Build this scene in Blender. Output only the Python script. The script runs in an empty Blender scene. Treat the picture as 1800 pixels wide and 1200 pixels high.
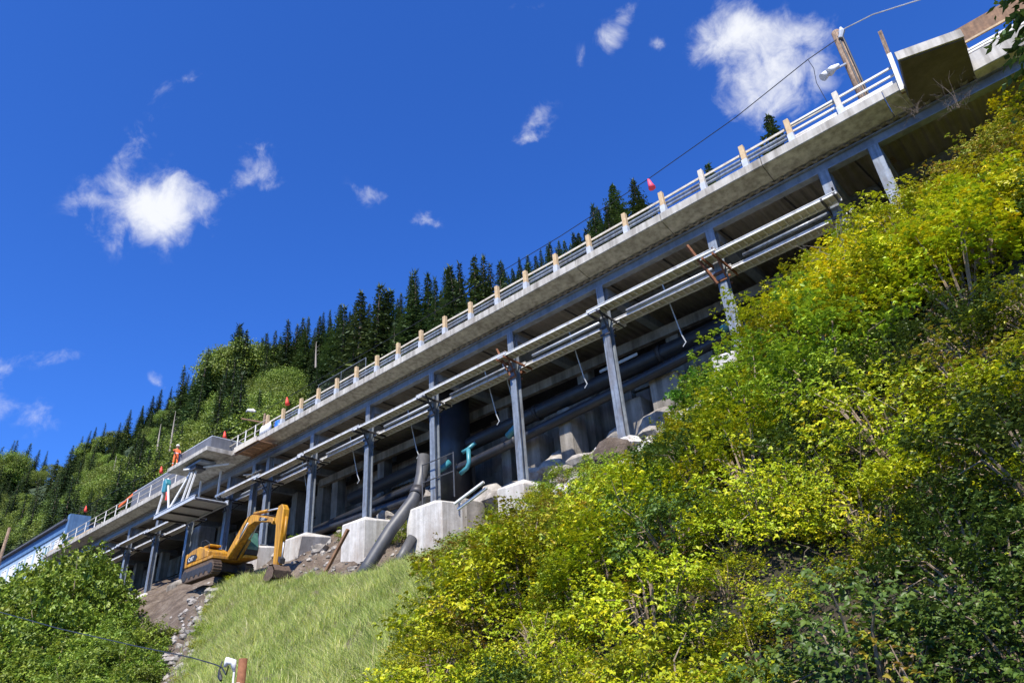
import bpy, math, random
import numpy as np
from mathutils import Vector, Matrix, Quaternion
S = bpy.context.scene
COL = S.collection
rad = math.radians
# ------------------------------------------------------------------ camera, sky, sun, exposure
# X runs along the viaduct, Y goes into the hillside, the camera is at the origin (eye 1.7 m above the street)
Rv = Vector((0.73627213, 0.67317416, -0.06884695)); Uv = Vector((0.37104938, -0.31654547, 0.87299561)); Wv = Vector((-0.56588489, 0.66830795, 0.48284446))
cd = bpy.data.cameras.new('camera'); cam = bpy.data.objects.new('camera', cd); COL.objects.link(cam)
cd.sensor_width = 36; cd.sensor_fit = 'HORIZONTAL'; cd.lens = 1237.04 / 1800 * 36; cd.clip_start = 0.1; cd.clip_end = 6000
cam.matrix_world = Matrix(((Rv.x, Uv.x, -Wv.x, 0), (Rv.y, Uv.y, -Wv.y, 0), (Rv.z, Uv.z, -Wv.z, 0), (0, 0, 0, 1)))
S.camera = cam
S.view_settings.view_transform = 'Standard'; S.view_settings.look = 'None'; S.view_settings.gamma = 1
S.view_settings.exposure = 0.75
S.render.engine = 'CYCLES'
cy = S.cycles
cy.max_bounces = 8; cy.diffuse_bounces = 4; cy.transparent_max_bounces = 8; cy.use_denoising = True
SUN_EL = rad(50); sh = Vector((0.45, -0.89, 0)).normalized()
sdir = Vector((sh.x * math.cos(SUN_EL), sh.y * math.cos(SUN_EL), math.sin(SUN_EL)))
ld = bpy.data.lights.new('sun', 'SUN'); ld.energy = 4.8; ld.angle = rad(0.5); ld.color = (1, 0.94, 0.84)
lo = bpy.data.objects.new('sun', ld); COL.objects.link(lo); lo.rotation_mode = 'QUATERNION'; lo.rotation_quaternion = sdir.to_track_quat('Z', 'Y')

def pix(x, y):                                                    # direction through a point of the photograph
    return (Wv * 1237.04 + Rv * (x - 900) - Uv * (y - 600)).normalized()

W = bpy.data.worlds.new('World'); S.world = W; W.use_nodes = True
def build_sky():
    nt = W.node_tree; N = nt.nodes; L = nt.links; N.clear()
    out = N.new('ShaderNodeOutputWorld'); bg = N.new('ShaderNodeBackground'); bg.inputs[1].default_value = 0.106
    sky = N.new('ShaderNodeTexSky'); sky.sky_type = 'NISHITA'; sky.sun_disc = False
    sky.sun_elevation = SUN_EL; sky.sun_rotation = math.atan2(sh.x, sh.y); sky.altitude = 0; sky.air_density = 1.0; sky.dust_density = 0.3; sky.ozone_density = 3.0
    hs = N.new('ShaderNodeHueSaturation'); hs.inputs['Saturation'].default_value = 1.15; hs.inputs['Value'].default_value = 1.0
    L.new(sky.outputs[0], hs.inputs['Color'])
    tm = N.new('ShaderNodeMix'); tm.data_type = 'RGBA'; tm.blend_type = 'MULTIPLY'; tm.inputs[0].default_value = 1; L.new(hs.outputs[0], tm.inputs[6]); tm.inputs[7].default_value = (0.40, 0.71, 1.33, 1); L.new(tm.outputs[2], bg.inputs[0])   # polarised blue
    tc = N.new('ShaderNodeTexCoord')
    def math_(op, a, b=None, c=None):
        m = N.new('ShaderNodeMath'); m.operation = op
        for i, v in enumerate((a, b, c)):
            if v is None: continue
            if isinstance(v, (int, float)): m.inputs[i].default_value = v
            else: L.new(v, m.inputs[i])
        return m.outputs[0]
    def vm(op, a, b):
        m = N.new('ShaderNodeVectorMath'); m.operation = op
        L.new(a, m.inputs[0])
        if hasattr(b, 'is_linked'): L.new(b, m.inputs[1])
        else: m.inputs[1].default_value = b
        return m
    d = tc.outputs['Generated']
    wn = N.new('ShaderNodeTexNoise'); wn.inputs['Scale'].default_value = 9; wn.inputs['Detail'].default_value = 5; wn.inputs['Roughness'].default_value = 0.6
    L.new(d, wn.inputs['Vector'])
    wo = vm('SUBTRACT', wn.outputs['Color'], (0.5, 0.5, 0.5)); ws = N.new('ShaderNodeVectorMath'); ws.operation = 'SCALE'
    L.new(wo.outputs[0], ws.inputs[0]); ws.inputs['Scale'].default_value = 0.045
    dw = vm('ADD', d, ws.outputs[0]).outputs[0]
    fb = N.new('ShaderNodeTexNoise'); fb.inputs['Scale'].default_value = 26; fb.inputs['Detail'].default_value = 9; fb.inputs['Roughness'].default_value = 0.62; fb.inputs['Distortion'].default_value = 0.4
    L.new(d, fb.inputs['Vector'])
    # x, y, half width, half height (photo pixels), tilt in degrees, strength
    blobs = [(262, 376, 66, 48, 0, 1.2), (298, 342, 38, 32, 0, .5), (455, 292, 32, 36, 20, .85), (214, 268, 14, 44, 25, .42), (335, 142, 38, 13, -20, .40), (275, 205, 14, 34, 30, .36), (390, 352, 44, 11, -25, .30), (160, 358, 24, 10, 0, .32),
             (1300, 100, 56, 60, 0, .66), (1400, 128, 54, 54, 10, .60), (1330, 185, 46, 34, 0, .62), (1270, 60, 34, 32, 0, .58), (1440, 95, 24, 42, 0, .45), (1345, 45, 50, 22, 10, .42),
             (1092, 30, 20, 40, 25, .72), (1062, 66, 20, 14, 0, .5), (1018, 95, 9, 18, 10, .42), (1160, 72, 18, 12, 0, .42), (948, 200, 36, 24, -40, .62), (930, 240, 34, 12, 0, .46),
             (645, 338, 40, 17, 5, .64), (760, 392, 38, 12, 5, .58), (90, 632, 50, 12, -15, .56), (272, 668, 11, 26, -25, .58), (20, 730, 42, 22, 5, .74), (0, 650, 10, 24, 0, .42), (945, 15, 46, 10, 0, .38), (1090, 125, 18, 10, 0, .34)]
    field = None
    for x, y, rx, ry, tilt, st in blobs:
        c = pix(x, y); a = rad(tilt)
        e = (Rv * math.cos(a) - Uv * math.sin(a)); e = (e - c * e.dot(c)).normalized(); g = c.cross(e).normalized()
        dx = vm('DOT_PRODUCT', dw, tuple(e * (1237.0 / rx * c.dot(Wv)))).outputs['Value']; dy = vm('DOT_PRODUCT', dw, tuple(g * (1237.0 / ry * c.dot(Wv)))).outputs['Value']
        ox = -c.dot(e) ; r2 = math_('MULTIPLY_ADD', dx, dx, math_('MULTIPLY', dy, dy))
        fr = vm('DOT_PRODUCT', d, tuple(c)).outputs['Value']
        f = math_('MULTIPLY', math_('EXPONENT', math_('MULTIPLY', r2, -0.9)), math_('MULTIPLY', math_('GREATER_THAN', fr, 0), st))
        field = f if field is None else math_('ADD', field, f)
    den = math_('ADD', field, math_('MULTIPLY', math_('SUBTRACT', fb.outputs[0], 0.5), 1.9))
    den = math_('MULTIPLY', math_('SUBTRACT', den, 0.30), math_('MINIMUM', math_('MULTIPLY', field, 3), 1))
    mr = N.new('ShaderNodeMapRange'); mr.interpolation_type = 'SMOOTHSTEP'; L.new(den, mr.inputs[0]); mr.inputs[1].default_value = 0.0; mr.inputs[2].default_value = 1.15
    cb = N.new('ShaderNodeBackground'); cb.inputs[0].default_value = (0.93, 0.95, 1, 1); cb.inputs[1].default_value = 0.62
    mx = N.new('ShaderNodeMixShader'); L.new(math_('MULTIPLY', mr.outputs[0], 0.97), mx.inputs[0]); L.new(bg.outputs[0], mx.inputs[1]); L.new(cb.outputs[0], mx.inputs[2])
    L.new(mx.outputs[0], out.inputs[0])
build_sky()

# ------------------------------------------------------------------ materials
def new_mat(name):
    m = bpy.data.materials.new(name); m.use_nodes = True
    nt = m.node_tree; b = nt.nodes['Principled BSDF']
    return m, nt, b
def noise(nt, scale, detail=5, rough=0.6, coord='Object', stretch=None):
    tc = nt.nodes.new('ShaderNodeTexCoord'); n = nt.nodes.new('ShaderNodeTexNoise')
    n.inputs['Scale'].default_value = scale; n.inputs['Detail'].default_value = detail; n.inputs['Roughness'].default_value = rough
    src = tc.outputs[coord]
    if stretch:
        mp = nt.nodes.new('ShaderNodeMapping'); mp.inputs['Scale'].default_value = stretch; nt.links.new(src, mp.inputs[0]); src = mp.outputs[0]
    nt.links.new(src, n.inputs['Vector'])
    return n.outputs[0]
def ramp(nt, fac, stops):
    r = nt.nodes.new('ShaderNodeValToRGB'); e = r.color_ramp.elements
    while len(e) < len(stops): e.new(0.5)
    for q, (p, c) in zip(e, stops): q.position = p; q.color = (*c, 1)
    nt.links.new(fac, r.inputs[0]); return r.outputs[0]
def mixc(nt, mode, f, a, b):
    m = nt.nodes.new('ShaderNodeMix'); m.data_type = 'RGBA'; m.blend_type = mode
    for i, v in ((0, f), (6, a), (7, b)):
        if isinstance(v, (int, float)): m.inputs[i].default_value = v
        elif isinstance(v, tuple): m.inputs[i].default_value = (*v, 1)
        else: nt.links.new(v, m.inputs[i])
    return m.outputs[2]
def bump(nt, b, h, strength=0.4, dist=0.02):
    n = nt.nodes.new('ShaderNodeBump'); n.inputs['Strength'].default_value = strength; n.inputs['Distance'].default_value = dist
    nt.links.new(h, n.inputs['Height']); nt.links.new(n.outputs[0], b.inputs['Normal'])
def surf(name, c1, c2, scale=3, rough=0.7, metal=0, stain=None, streak=0.0, bmp=0.2, coord='Object'):
    m, nt, b = new_mat(name)
    n = noise(nt, scale, 6, 0.65, coord)
    c = ramp(nt, n, [(0.3, c1), (0.7, c2)])
    if stain:
        n2 = noise(nt, scale * 0.35, 6, 0.7, coord, (1, 1, 0.35))
        c = mixc(nt, 'MIX', ramp(nt, n2, [(0.5, (0, 0, 0)), (0.68, (0.8, 0.8, 0.8))]), c, stain)
    if streak:
        n3 = noise(nt, scale * 2.5, 4, 0.6, coord, (1, 1, 0.06))
        c = mixc(nt, 'MULTIPLY', streak, c, ramp(nt, n3, [(0.35, (0.35, 0.33, 0.3)), (0.6, (1, 1, 1))]))
    nt.links.new(c, b.inputs['Base Color']); b.inputs['Roughness'].default_value = rough; b.inputs['Metallic'].default_value = metal
    if bmp: bump(nt, b, noise(nt, scale * 8, 4, 0.6, coord), bmp, 0.02)
    return m
def leafmat(name, trans=0.35, rough=0.5, sat_var=0.25):
    m, nt, b = new_mat(name)
    at = nt.nodes.new('ShaderNodeAttribute'); at.attribute_name = 'tint'
    oi = nt.nodes.new('ShaderNodeObjectInfo'); hs = nt.nodes.new('ShaderNodeHueSaturation')
    mr = nt.nodes.new('ShaderNodeMapRange'); nt.links.new(oi.outputs['Random'], mr.inputs[0]); mr.inputs[3].default_value = 1 - sat_var; mr.inputs[4].default_value = 1 + sat_var
    mh = nt.nodes.new('ShaderNodeMapRange'); nt.links.new(oi.outputs['Random'], mh.inputs[0]); mh.inputs[3].default_value = 0.488; mh.inputs[4].default_value = 0.512
    nt.links.new(at.outputs['Color'], hs.inputs['Color']); nt.links.new(mr.outputs[0], hs.inputs['Value']); nt.links.new(mh.outputs[0], hs.inputs['Hue'])
    nt.links.new(hs.outputs[0], b.inputs['Base Color']); b.inputs['Roughness'].default_value = rough; b.inputs['Specular IOR Level'].default_value = 0.35
    tr = nt.nodes.new('ShaderNodeBsdfTranslucent'); nt.links.new(hs.outputs[0], tr.inputs[0])
    mx = nt.nodes.new('ShaderNodeMixShader'); mx.inputs[0].default_value = trans
    nt.links.new(b.outputs[0], mx.inputs[1]); nt.links.new(tr.outputs[0], mx.inputs[2]); nt.links.new(mx.outputs[0], nt.nodes['Material Output'].inputs[0])
    return m
M = {}
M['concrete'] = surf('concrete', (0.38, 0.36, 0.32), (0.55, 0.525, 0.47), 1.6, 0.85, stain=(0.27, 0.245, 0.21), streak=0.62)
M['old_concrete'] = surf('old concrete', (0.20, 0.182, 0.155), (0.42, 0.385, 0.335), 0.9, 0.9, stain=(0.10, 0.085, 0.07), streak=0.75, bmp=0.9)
M['pale_concrete'] = surf('pale concrete', (0.40, 0.38, 0.345), (0.66, 0.64, 0.60), 1.5, 0.85, stain=(0.33, 0.27, 0.22), streak=0.42, bmp=0.6)
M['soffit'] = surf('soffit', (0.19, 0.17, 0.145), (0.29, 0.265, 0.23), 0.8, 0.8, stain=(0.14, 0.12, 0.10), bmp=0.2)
M['dark_soffit'] = surf('stained soffit', (0.085, 0.072, 0.058), (0.14, 0.12, 0.10), 1.2, 0.85, stain=(0.06, 0.05, 0.04), streak=0.3)  # dark brown base with random blotches, for the right lookout slab
M['steel'] = surf('galvanised steel', (0.17, 0.20, 0.235), (0.29, 0.325, 0.365), 4, 0.42, 0.15, stain=(0.17, 0.15, 0.135), streak=0.6, bmp=0.05)
M['steel_pale'] = surf('bright steel', (0.40, 0.43, 0.46), (0.58, 0.60, 0.62), 5, 0.4, 0.1, bmp=0.05)
M['girder'] = surf('grey painted steel', (0.19, 0.215, 0.255), (0.29, 0.32, 0.365), 2, 0.5, 0.1, stain=(0.15, 0.16, 0.17), streak=0.3, bmp=0.05)
M['alu'] = surf('aluminium', (0.62, 0.62, 0.60), (0.80, 0.80, 0.77), 6, 0.4, 0.1, stain=(0.45, 0.42, 0.36), bmp=0.05)
M['rust'] = surf('rust', (0.13, 0.045, 0.02), (0.26, 0.11, 0.05), 8, 0.85, 0.1, bmp=0.4)
M['darksteel'] = surf('dark steel', (0.035, 0.035, 0.04), (0.08, 0.075, 0.075), 5, 0.5, 0.4)
M['timber'] = surf('timber', (0.42, 0.29, 0.15), (0.60, 0.45, 0.27), 7, 0.8, stain=(0.30, 0.22, 0.15), bmp=0.3)
M['paletimber'] = surf('pale timber', (0.46, 0.42, 0.34), (0.62, 0.57, 0.48), 6, 0.8, stain=(0.36, 0.30, 0.24))
M['browntimber'] = surf('brown timber', (0.16, 0.085, 0.045), (0.30, 0.17, 0.09), 6, 0.8, stain=(0.10, 0.06, 0.04), streak=0.4)
M['poletimber'] = surf('weathered pole', (0.16, 0.10, 0.065), (0.40, 0.29, 0.20), 6, 0.85, streak=0.9, bmp=0.5)
M['hdpe'] = surf('black pipe', (0.018, 0.019, 0.023), (0.036, 0.038, 0.045), 2, 0.42, stain=(0.05, 0.048, 0.045), bmp=0.03)
M['greypipe'] = surf('grey pipe', (0.042, 0.044, 0.05), (0.07, 0.072, 0.078), 2, 0.5, stain=(0.11, 0.105, 0.095), bmp=0.05)
M['teal'] = surf('teal pipe', (0.03, 0.17, 0.22), (0.06, 0.25, 0.30), 3, 0.4)
M['yellow'] = surf('yellow paint', (0.52, 0.24, 0.012), (0.66, 0.33, 0.018), 2.6, 0.5, stain=(0.20, 0.115, 0.05), streak=0.8, bmp=0.04)
M['track'] = surf('muddy track', (0.05, 0.035, 0.026), (0.15, 0.10, 0.07), 6, 0.9, bmp=0.5)
M['black'] = surf('black paint', (0.012, 0.012, 0.013), (0.03, 0.03, 0.03), 4, 0.5)
M['white'] = surf('white paint', (0.70, 0.70, 0.69), (0.82, 0.82, 0.80), 4, 0.6)
M['offwhite'] = surf('dusty white', (0.58, 0.57, 0.53), (0.76, 0.75, 0.71), 3, 0.6, stain=(0.45, 0.40, 0.34))
M['blue'] = surf('blue paint', (0.07, 0.15, 0.29), (0.11, 0.21, 0.37), 1.5, 0.55, streak=0.3)
M['paleblue'] = surf('pale blue boards', (0.27, 0.38, 0.49), (0.36, 0.46, 0.57), 1.5, 0.6, streak=0.3)
M['roof'] = surf('dark roof', (0.05, 0.055, 0.07), (0.09, 0.095, 0.11), 2, 0.8)
M['bluetarp'] = surf('blue plastic', (0.01, 0.09, 0.55), (0.02, 0.14, 0.70), 4, 0.45)
M['orange'] = surf('orange fabric', (0.75, 0.12, 0.02), (0.85, 0.18, 0.04), 9, 0.7)
M['red'] = surf('red flag', (0.75, 0.05, 0.03), (0.85, 0.08, 0.05), 9, 0.6)
M['pink'] = surf('pink flag', (0.85, 0.06, 0.12), (0.9, 0.09, 0.17), 9, 0.6)
M['denim'] = surf('denim', (0.05, 0.09, 0.16), (0.08, 0.13, 0.22), 20, 0.9)
M['skin'] = surf('skin', (0.42, 0.25, 0.17), (0.50, 0.30, 0.21), 10, 0.6)
M['meshgrey'] = surf('grey sheeting', (0.10, 0.105, 0.115), (0.16, 0.165, 0.18), 1.3, 0.6, streak=0.3)
M['bark'] = surf('bark', (0.06, 0.045, 0.032), (0.17, 0.13, 0.10), 9, 0.95, bmp=0.5)
M['twig'] = surf('dry twig', (0.16, 0.11, 0.07), (0.36, 0.28, 0.20), 12, 0.9)
M['snag'] = surf('bleached wood', (0.22, 0.185, 0.15), (0.36, 0.32, 0.27), 9, 0.9)
M['stone'] = surf('stone', (0.17, 0.15, 0.13), (0.42, 0.39, 0.35), 2.5, 0.9, stain=(0.12, 0.10, 0.08), bmp=0.5)
M['leaf'] = leafmat('leaf', 0.26, 0.45, 0.26)
M['needle'] = leafmat('needle', 0.12, 0.6, 0.28)
M['blade'] = leafmat('grass blade', 0.42, 0.5, 0.0)
def glass():
    m, nt, b = new_mat('dark glass'); b.inputs['Base Color'].default_value = (0.05, 0.12, 0.10, 1); b.inputs['Roughness'].default_value = 0.08
    n = noise(nt, 3); nt.links.new(ramp(nt, n, [(0.3, (0.04, 0.12, 0.10)), (0.7, (0.10, 0.22, 0.18))]), b.inputs['Base Color']); return m
M['glass'] = glass()
def ground_mat(name, cols, s):
    m, nt, b = new_mat(name)
    a = ramp(nt, noise(nt, s, 8, 0.7), cols); c = mixc(nt, 'OVERLAY', 0.6, a, ramp(nt, noise(nt, s * 9, 6, 0.7), [(0.3, (0.2, 0.2, 0.2)), (0.7, (0.75, 0.75, 0.75))]))
    nt.links.new(c, b.inputs['Base Color']); b.inputs['Roughness'].default_value = 0.95; bump(nt, b, noise(nt, s * 7, 8, 0.75), 0.9, 0.12); return m
M['soil'] = ground_mat('soil', [(0.3, (0.045, 0.032, 0.023)), (0.5, (0.115, 0.085, 0.062)), (0.7, (0.22, 0.18, 0.14))], 0.9)
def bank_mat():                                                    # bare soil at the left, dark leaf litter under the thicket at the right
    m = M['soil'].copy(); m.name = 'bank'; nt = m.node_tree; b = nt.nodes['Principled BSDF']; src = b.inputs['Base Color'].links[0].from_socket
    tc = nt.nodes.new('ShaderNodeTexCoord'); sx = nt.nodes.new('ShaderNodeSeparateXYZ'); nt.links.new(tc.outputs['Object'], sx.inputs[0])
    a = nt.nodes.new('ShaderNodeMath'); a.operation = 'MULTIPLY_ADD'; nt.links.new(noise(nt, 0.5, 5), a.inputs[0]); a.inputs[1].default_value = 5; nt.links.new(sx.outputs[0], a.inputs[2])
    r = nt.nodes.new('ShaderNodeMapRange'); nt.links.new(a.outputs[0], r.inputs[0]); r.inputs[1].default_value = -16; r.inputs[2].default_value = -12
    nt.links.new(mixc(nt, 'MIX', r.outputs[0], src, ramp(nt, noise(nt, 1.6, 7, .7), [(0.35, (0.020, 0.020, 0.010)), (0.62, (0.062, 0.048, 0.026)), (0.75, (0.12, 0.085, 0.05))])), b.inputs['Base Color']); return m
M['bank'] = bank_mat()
M['forestfloor'] = ground_mat('forest floor', [(0.3, (0.014, 0.026, 0.010)), (0.7, (0.04, 0.065, 0.02))], 0.12)
M['asphalt'] = ground_mat('asphalt', [(0.3, (0.045, 0.045, 0.047)), (0.7, (0.065, 0.065, 0.065))], 0.8)

# ------------------------------------------------------------------ mesh helpers
ORG = {}
def link(o):
    COL.objects.link(o); return o
def tag(o, label=None, cat=None, group=None, kind=None):
    if label: o['label'] = label
    if cat: o['category'] = cat
    if group: o['group'] = group
    if kind: o['kind'] = kind
    return o
def thing(name, loc, label, cat, group=None):
    o = link(bpy.data.objects.new(name, None)); o.empty_display_size = 0.2
    o.location = loc; ORG[o] = Vector(loc); return tag(o, label, cat, group)
class MB:
    def __init__(s): s.v = []; s.f = []
    def add(s, v, f):
        k = len(s.v); s.v += [tuple(p) for p in v]; s.f += [tuple(i + k for i in q) for q in f]; return s
    def box(s, x0, x1, y0, y1, z0, z1):
        return s.add([(x0, y0, z0), (x1, y0, z0), (x1, y1, z0), (x0, y1, z0), (x0, y0, z1), (x1, y0, z1), (x1, y1, z1), (x0, y1, z1)],
                     [(0, 3, 2, 1), (4, 5, 6, 7), (0, 1, 5, 4), (1, 2, 6, 5), (2, 3, 7, 6), (3, 0, 4, 7)])
    def beam(s, p, q, w, h, up=(0, 0, 1)):
        p = Vector(p); q = Vector(q); d = (q - p).normalized(); a = d.cross(Vector(up))
        if a.length < 1e-4: a = d.cross(Vector((0, 1, 0)))
        a = a.normalized() * w / 2; b = a.cross(d).normalized() * h / 2
        return s.add([p - a - b, p + a - b, p + a + b, p - a + b, q - a - b, q + a - b, q + a + b, q - a + b],
                     [(0, 1, 2, 3), (7, 6, 5, 4), (0, 4, 5, 1), (1, 5, 6, 2), (2, 6, 7, 3), (3, 7, 4, 0)])
    def tube(s, pts, r, n=8, caps=True):
        pts = [Vector(p) for p in pts]; rs = list(r) if hasattr(r, '__len__') else [r] * len(pts)
        v = []; f = []; a = None
        for i, p in enumerate(pts):
            d = (pts[min(i + 1, len(pts) - 1)] - pts[max(i - 1, 0)]).normalized()
            if a is None: a = d.cross(Vector((0.13, 0.2, 0.97))) if abs(d.z) < 0.95 else d.cross(Vector((0, 1, 0)))
            a = (a - d * a.dot(d)).normalized(); b = d.cross(a)
            for k in range(n):
                t = 2 * math.pi * k / n; v.append(p + (a * math.cos(t) + b * math.sin(t)) * rs[i])
        for i in range(len(pts) - 1):
            for k in range(n): f.append((i * n + k, i * n + (k + 1) % n, (i + 1) * n + (k + 1) % n, (i + 1) * n + k))
        if caps: f.append(tuple(range(n))[::-1]); f.append(tuple((len(pts) - 1) * n + k for k in range(n)))
        return s.add(v, f)
    def prism(s, poly, axis, a, b):                                # poly in the two other axes, extruded from a to b
        def P(p, t): return {0: (t, p[0], p[1]), 1: (p[0], t, p[1]), 2: (p[0], p[1], t)}[axis]
        n = len(poly); v = [P(p, a) for p in poly] + [P(p, b) for p in poly]
        f = [tuple(range(n)), tuple(range(n, 2 * n))[::-1]] + [(i, i + n, (i + 1) % n + n, (i + 1) % n) for i in range(n)]
        return s.add(v, f)
    def build(s, name, mat, parent=None, origin=None, smooth=False, bevel=0):
        P = np.array(s.v, float)
        if parent is not None: o0 = ORG[parent]
        elif origin is not None: o0 = Vector(origin)
        else: o0 = Vector(((P[:, 0].min() + P[:, 0].max()) / 2, (P[:, 1].min() + P[:, 1].max()) / 2, P[:, 2].min()))
        me = bpy.data.meshes.new(name); me.from_pydata((P - np.array(o0)).tolist(), [], s.f)
        me.materials.append(M[mat] if isinstance(mat, str) else mat)
        import bmesh
        bm = bmesh.new(); bm.from_mesh(me); bmesh.ops.recalc_face_normals(bm, faces=bm.faces); bm.to_mesh(me); bm.free()
        if smooth:
            me.polygons.foreach_set('use_smooth', [len(p.vertices) == 4 for p in me.polygons])
        o = link(bpy.data.objects.new(name, me)); ORG[o] = Vector(o0)
        if parent is not None: o.parent = parent
        else: o.location = o0
        if bevel:
            b = o.modifiers.new('bevel', 'BEVEL'); b.width = bevel; b.segments = 1; b.limit_method = 'ANGLE'
        return o
def npmesh(name, v, f, mat, tint=None, smooth=False):
    """mesh from numpy arrays: v (n,3), f (m,3), tint (n,3)"""
    me = bpy.data.meshes.new(name); n, m = len(v), len(f)
    me.vertices.add(n); me.vertices.foreach_set('co', np.asarray(v, np.float32).ravel())
    me.loops.add(m * 3); me.loops.foreach_set('vertex_index', np.asarray(f, np.int32).ravel())
    me.polygons.add(m); me.polygons.foreach_set('loop_start', np.arange(0, m * 3, 3, dtype=np.int32))
    try: me.polygons.foreach_set('loop_total', np.full(m, 3, np.int32))
    except Exception: pass
    if tint is not None:
        a = me.color_attributes.new('tint', 'FLOAT_COLOR', 'POINT')
        a.data.foreach_set('color', np.concatenate([np.asarray(tint, np.float32), np.ones((n, 1), np.float32)], 1).ravel())
    me.materials.append(M[mat]); me.update(); me.validate()
    if smooth: me.polygons.foreach_set('use_smooth', np.ones(m, bool))
    return me
def kids(o): return [c for c in bpy.data.objects if c.parent is o]
def copy_tree(o, children, loc=None, rot=None, scale=None, label=None, group=None):
    c = link(o.copy())
    if loc is not None: c.location = loc
    if rot is not None: c.rotation_euler = rot
    if scale is not None: c.scale = scale
    if label: c['label'] = label
    if group: c['group'] = group
    for ch in children:
        k = link(ch.copy()); k.parent = c
    return c
ORD = ['first', 'second', 'third', 'fourth', 'fifth', 'sixth', 'seventh', 'eighth', 'ninth', 'tenth', 'eleventh', 'twelfth', 'thirteenth', 'fourteenth',
       'fifteenth', 'sixteenth', 'seventeenth', 'eighteenth', 'nineteenth', 'twentieth', 'twenty-first', 'twenty-second', 'twenty-third', 'twenty-fourth']

# ------------------------------------------------------------------ terrain
UK = np.array([-260, -100, -66, -56, -48, -42, -36, -31, -25, -20, -14.6, -9, -4, 0, 4, 12, 60.])
VK = np.array([2, 7, 9, 11, 15, 17.5, 20, 22, 24, 27, 31.])
ZK = np.array([
 [-1.7, -1.5, 0, 2, 5, 7, 9, 10.5, 12, 14, 15], [-1.7, -1.5, 0, 2, 5, 7, 9, 10.5, 12, 14, 15],
 [-1.7, -1.5, 0, 1.5, 4.5, 6.8, 8.8, 10.2, 11.7, 13.5, 15], [-1.7, -1.5, -.1, 1.2, 4.3, 6.5, 8.7, 10, 11.2, 13, 15],
 [-1.7, -1.5, -.2, 1.1, 4.1, 6.3, 8.8, 9.4, 11.0, 13, 15], [-1.7, -1.5, -.2, 1.0, 4.0, 6.1, 8.7, 9.1, 10.6, 12.5, 14.5],
 [-1.7, -1.5, -.2, 1.0, 3.9, 5.9, 7.9, 9.0, 10.3, 12, 14], [-1.7, -1.5, -.2, .95, 3.7, 5.3, 6.75, 7.5, 9.1, 11.5, 13.5],
 [-1.7, -1.5, -.2, .9, 3.5, 5.1, 6.3, 6.7, 8.2, 10.5, 13], [-1.7, -1.5, -.2, .9, 3.5, 5.1, 6.5, 7.4, 8.8, 10.5, 13],
 [-1.7, -1.5, -.1, 1, 3.7, 5.5, 7.2, 8.2, 9.6, 11, 13], [-1.7, -1.4, 0, 1.3, 4.4, 6.5, 8.4, 9.4, 10.8, 12, 13.5],
 [-1.7, -1.3, .2, 2.0, 6.2, 8.9, 11.2, 12.2, 13.1, 14, 15], [-1.7, -1.3, .5, 2.6, 7.4, 10.2, 12.4, 13.3, 14.1, 15, 15.6],
 [-1.7, -1.3, .5, 2.8, 7.7, 10.6, 12.9, 13.8, 14.6, 15.3, 16], [-1.7, -1.3, .5, 2.8, 7.7, 10.6, 12.9, 13.8, 14.6, 15.3, 16], [-1.7, -1.3, .5, 2.8, 7.7, 10.6, 12.9, 13.8, 14.6, 15.3, 16]])
gu = np.arange(-260, 60.01, 0.5); gv = np.arange(2, 31.01, 0.5)
tmp = np.stack([np.interp(gu, UK, ZK[:, j]) for j in range(len(VK))], 1)
G = np.stack([np.interp(gv, VK, tmp[i]) for i in range(len(gu))], 0)
for _ in range(2):
    P_ = np.pad(G, 1, 'edge'); G = (P_[:-2, 1:-1] + P_[2:, 1:-1] + P_[1:-1, :-2] + P_[1:-1, 2:] + 2 * P_[1:-1, 1:-1]) / 6
def wob(u, v):
    return (0.16 * np.sin(1.3 * u + 0.7 * v) * np.sin(1.1 * v - 0.4 * u + 1) + 0.09 * np.sin(2.9 * u - 1.7 * v + 2) + 0.05 * np.sin(5.3 * u + 4.1 * v))
def hgt(u, v):
    u = np.asarray(u, float); v = np.asarray(v, float)
    a = np.clip((u + 260) / 0.5, 0, len(gu) - 1.001); b = np.clip((v - 2) / 0.5, 0, len(gv) - 1.001)
    i = a.astype(int); j = b.astype(int); a = a - i; b = b - j
    z = G[i, j] * (1 - a) * (1 - b) + G[i + 1, j] * a * (1 - b) + G[i, j + 1] * (1 - a) * b + G[i + 1, j + 1] * a * b
    return z + wob(u, v) * np.clip((v - 7.5) / 2, 0, 1)
def grid_mesh(name, us, vs, fn, mat, kind='structure'):
    UU, VV = np.meshgrid(us, vs, indexing='ij'); Z = fn(UU, VV); nu, nv = UU.shape
    v = np.stack([UU.ravel(), VV.ravel(), Z.ravel()], 1); ii, jj = np.meshgrid(np.arange(nu - 1), np.arange(nv - 1), indexing='ij')
    a = (ii * nv + jj).ravel(); b = a + nv; c = b + 1; d = a + 1
    f = np.concatenate([np.stack([a, b, c], 1), np.stack([a, c, d], 1)])
    o = link(bpy.data.objects.new(name, npmesh(name, v, f, mat, smooth=True))); tag(o, kind=kind); return o
rock = np.random.default_rng(5)
ground = MB().add([(-3000, -3000, -1.72), (3000, -3000, -1.72), (3000, 3000, -1.72), (-3000, 3000, -1.72)], [(0, 1, 2, 3)]).build('ground', 'asphalt', origin=(0, 0, -1.72)); tag(ground, kind='structure')
us = np.concatenate([np.arange(-258, -75, 1.2), np.arange(-75, 16, 0.3), np.arange(16, 58, 1.2)]); vs = np.arange(2.2, 31, 0.3)
bank = grid_mesh('hillside', us, vs, lambda u, v: hgt(u, v) + rock.normal(0, 0.035, u.shape) * (v > 8), 'bank')

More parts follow.
